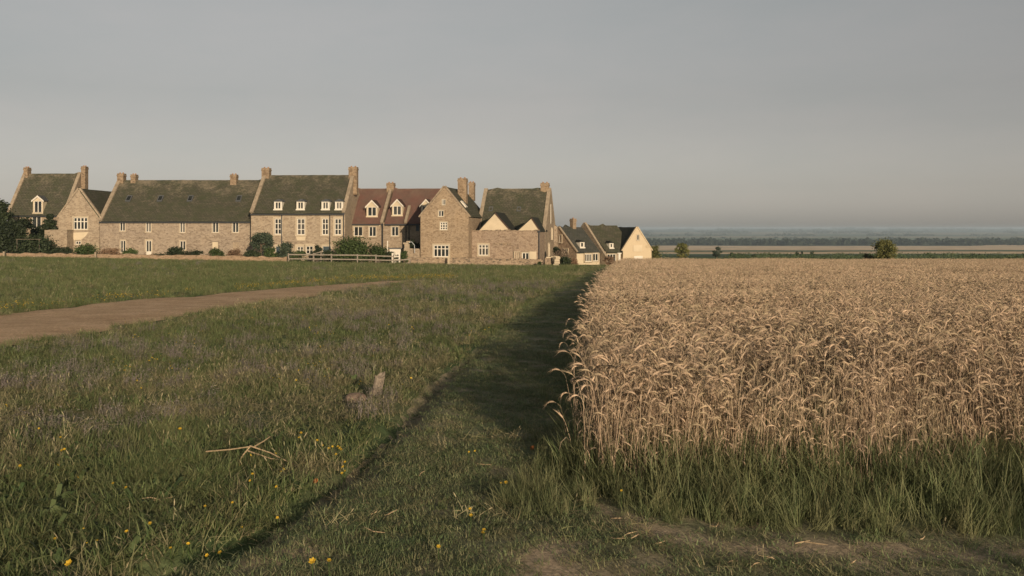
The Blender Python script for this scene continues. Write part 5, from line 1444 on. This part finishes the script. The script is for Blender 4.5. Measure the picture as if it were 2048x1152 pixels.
stalks('dark_stalk', 'thin dark stalk in the grass left of the broken reed', 'stalk', [[(350, 917, .06), (372, 926, .05), (390, 935, .03)]], .004, BARK)
stalks('straw_pair', 'two pale straws lying in the near left meadow', 'straw', [[(280, 999, .03), (300, 997, .04), (318, 1000, .03)], [(308, 1002, .03), (330, 998, .04), (349, 994, .04)]], .004, REED)
stalks('dry_reed_stem', 'long bleached stem lying in the verge grass below the wheat', 'stem', [[(1355, 986, .04), (1385, 982, .06), (1430, 970, .10)]], .006, REED)
ORD = 'leftmost,second,third,fourth,fifth,sixth,seventh,eighth,ninth,tenth,eleventh,twelfth,thirteenth,fourteenth,fifteenth,sixteenth,seventeenth,eighteenth,nineteenth,twentieth,twenty first,twenty second,twenty third,twenty fourth,twenty fifth,twenty sixth,twenty seventh,twenty eighth,twenty ninth,thirtieth,thirty first,thirty second,thirty third,thirty fourth,thirty fifth,thirty sixth'.split(',')
def nth(k, n): return 'rightmost' if k == n - 1 else ORD[k] + (' from the left' if k else '')
LIT = [[(1150, 1015), (1175, 1014)], [(1222, 1048), (1245, 1047)], [(1217, 1086), (1250, 1096)], [(1245, 1088), (1275, 1076)], [(1262, 1092), (1278, 1082)], [(1180, 1003), (1160, 1000)], [(1600, 1098), (1655, 1110)], [(1590, 1102), (1620, 1096)], [(1517, 1128), (1560, 1136)], [(1500, 1146), (1520, 1142)], [(1840, 1094), (1850, 1090)], [(1700, 1139), (1712, 1139)], [(728, 1068), (770, 1082)], [(742, 1037), (756, 1034)], [(795, 1036), (770, 1048)], [(1455, 1138), (1475, 1139)], [(1310, 1101), (1330, 1098)], [(1420, 1064), (1437, 1062)], [(955, 935), (985, 938)], [(838, 960), (850, 955)]]
LIT.sort(key=lambda l: l[0][0] + l[1][0])
for k, (a, b) in enumerate(LIT):
    xa, ya = ground_at(*a); xb, yb = ground_at(*b); c = ((xa + xb) / 2, (ya + yb) / 2)
    mb = MB(); zf = lambda x, y: float(gz(x, y)) + .035
    z0 = zf(*c); g_ = random.Random(k); A_, B_ = Vector((xa - c[0], ya - c[1], g_.uniform(-.01, .01))), Vector((xb - c[0], yb - c[1], g_.uniform(-.01, .02))); bw = Vector((g_.uniform(-.02, .02), g_.uniform(-.03, .03), g_.uniform(-.004, .012)))
    mb.tube([A_, A_ * .5 + bw * .6, bw, B_ * .55 + bw * .5, B_], [.0025, .0035, .004, .003, .0015], 5)
    o = mb.build('straw', REED); o.location = (*c, z0)
    tag(o, 'dry broken straw on the worn ground, %s of the loose straws' % nth(k, len(LIT)), 'straw', 'straws littering the path')
# flowers close enough to count
FL = [((138, 1131), .021, 'largest yellow flower at the bottom left edge of the meadow'), ((235, 1144), .019, 'yellow flower at the very bottom, right of the largest bottom left one'), ((287, 1128), .014, 'small yellow flower third from the left along the bottom edge'), ((625, 1127), .021, 'lone bright yellow flower at the bottom on the path edge'), ((658, 1125), .013, 'small yellow flower right of the lone bright flower on the path edge'), ((360, 866), .018, 'yellow flower alone in the meadow above and left of the broken reed')]
FS = [(110, 1081), (253, 1071), (341, 1066), (410, 1029), (376, 1062), (483, 1040), (414, 1087), (440, 1105), (465, 1005), (505, 966), (500, 973), (553, 967), (555, 999), (252, 980), (124, 903), (129, 908), (121, 880), (598, 880), (602, 868), (1002, 969), (1012, 969), (940, 1021), (942, 1038), (938, 906), (950, 903), (968, 1063), (966, 1070), (1243, 996), (1186, 958), (300, 1062), (877, 1098), (226, 972), (40, 935), (78, 857)]
FC = [(634, 888), (645, 891), (658, 893), (665, 887), (672, 896), (676, 889), (682, 893), (686, 902), (690, 908), (684, 910), (690, 898), (680, 887)]
ST = blade_mat('flower_stem', (.05, .09, .02), (.07, .11, .03), None, .2)
def flower(px, py, r, label, group=None, hh=None):
    x, y = ground_at(px, py); hh = hh or random.uniform(.07, .15)
    t = hh * y / (EYE - float(gz(x, y))); x2, y2 = x * (1 - 0) , y
    k = (EYE - float(gz(x, y)) - hh) / (EYE - float(gz(x, y))); x2, y2 = x * k, y * k          # the head, not the foot, lies on the ray
    root = empty('yellow_flower', (x2, y2, float(gz(x2, y2)))); tag(root, label, 'flower', group)
    b = Blades(); nr = Vector((random.uniform(-.4, .4), random.uniform(-1.1, -.4), 1))
    b.disc(Vector((0, 0, hh)), r, nr, .6, 6, .4); b.disc(Vector((0, 0, hh + .001)), r * .7, nr, .2, 5, .7)
    link(bpy.data.objects.new('petals', b.mesh('petals', G_YEL)), root)
    s = MB(); s.tube([(random.uniform(-.02, .02), random.uniform(-.02, .02), 0), (0, 0, hh * .6), (0, 0, hh)], .0022, 5); o = s.build('stem', ST, root)
    a = o.data.attributes.new('tint', 'FLOAT', 'POINT'); a.data.foreach_set('value', [.5] * len(o.data.vertices))
for p, r, lab in FL: flower(*p, r, lab)
for k, p in enumerate(sorted(FS)): flower(*p, random.uniform(.009, .014), 'small yellow flower, %s of those scattered singly in near grass' % nth(k, len(FS)), 'small yellow flowers in the near grass')
for k, p in enumerate(sorted(FC)): flower(*p, random.uniform(.010, .014), 'small yellow flower, %s in the cluster beside the path rut' % nth(k, len(FC)), 'cluster of yellow flowers beside the path rut')
def leaf(px, py, L, col, label):
    x, y = ground_at(px, py); b = Blades(); d = Vector((.5, .2, .8)).normalized(); s = d.cross(Vector((0, 1, .3))).normalized()
    b.ribbon([d * (L * t) + Vector((0, .01 * math.sin(3 * t), 0)) for t in (0, .25, .55, .8, 1)], [L * .08, L * .33, L * .36, L * .2, 0], s, .5)
    o = link(bpy.data.objects.new('fallen_leaf', b.mesh('fallen_leaf', blade_mat('leaf_' + label[:6], col, col, None, .3)))); o.location = (x, y, float(gz(x, y)) + .03); tag(o, label, 'leaf')
leaf(628, 976, .042, (.34, .12, .035), 'orange fallen leaf at the edge of the left rut')
leaf(1062, 909, .045, (.34, .12, .04), 'rusty fallen leaf at the foot of the verge grass')

# ------------------------------------------------------------------ haze
hz = MB(); hz.box(-9000, 9000, -400, 17000, -46, 14); hzo = hz.build('haze', None, None)
hm = bpy.data.materials.new('haze_air'); hm.use_nodes = True; hn = hm.node_tree.nodes; hn.clear()
ho = hn.new('ShaderNodeOutputMaterial'); pv = hn.new('ShaderNodeVolumePrincipled')
pv.inputs['Color'].default_value = (.60, .75, .88, 1); pv.inputs['Density'].default_value = 1.0e-4; pv.inputs['Anisotropy'].default_value = 0.0
hm.node_tree.links.new(pv.outputs[0], ho.inputs['Volume']); hzo.data.materials.append(hm); tag(hzo, 'thin evening haze over the far plain', kind='stuff')
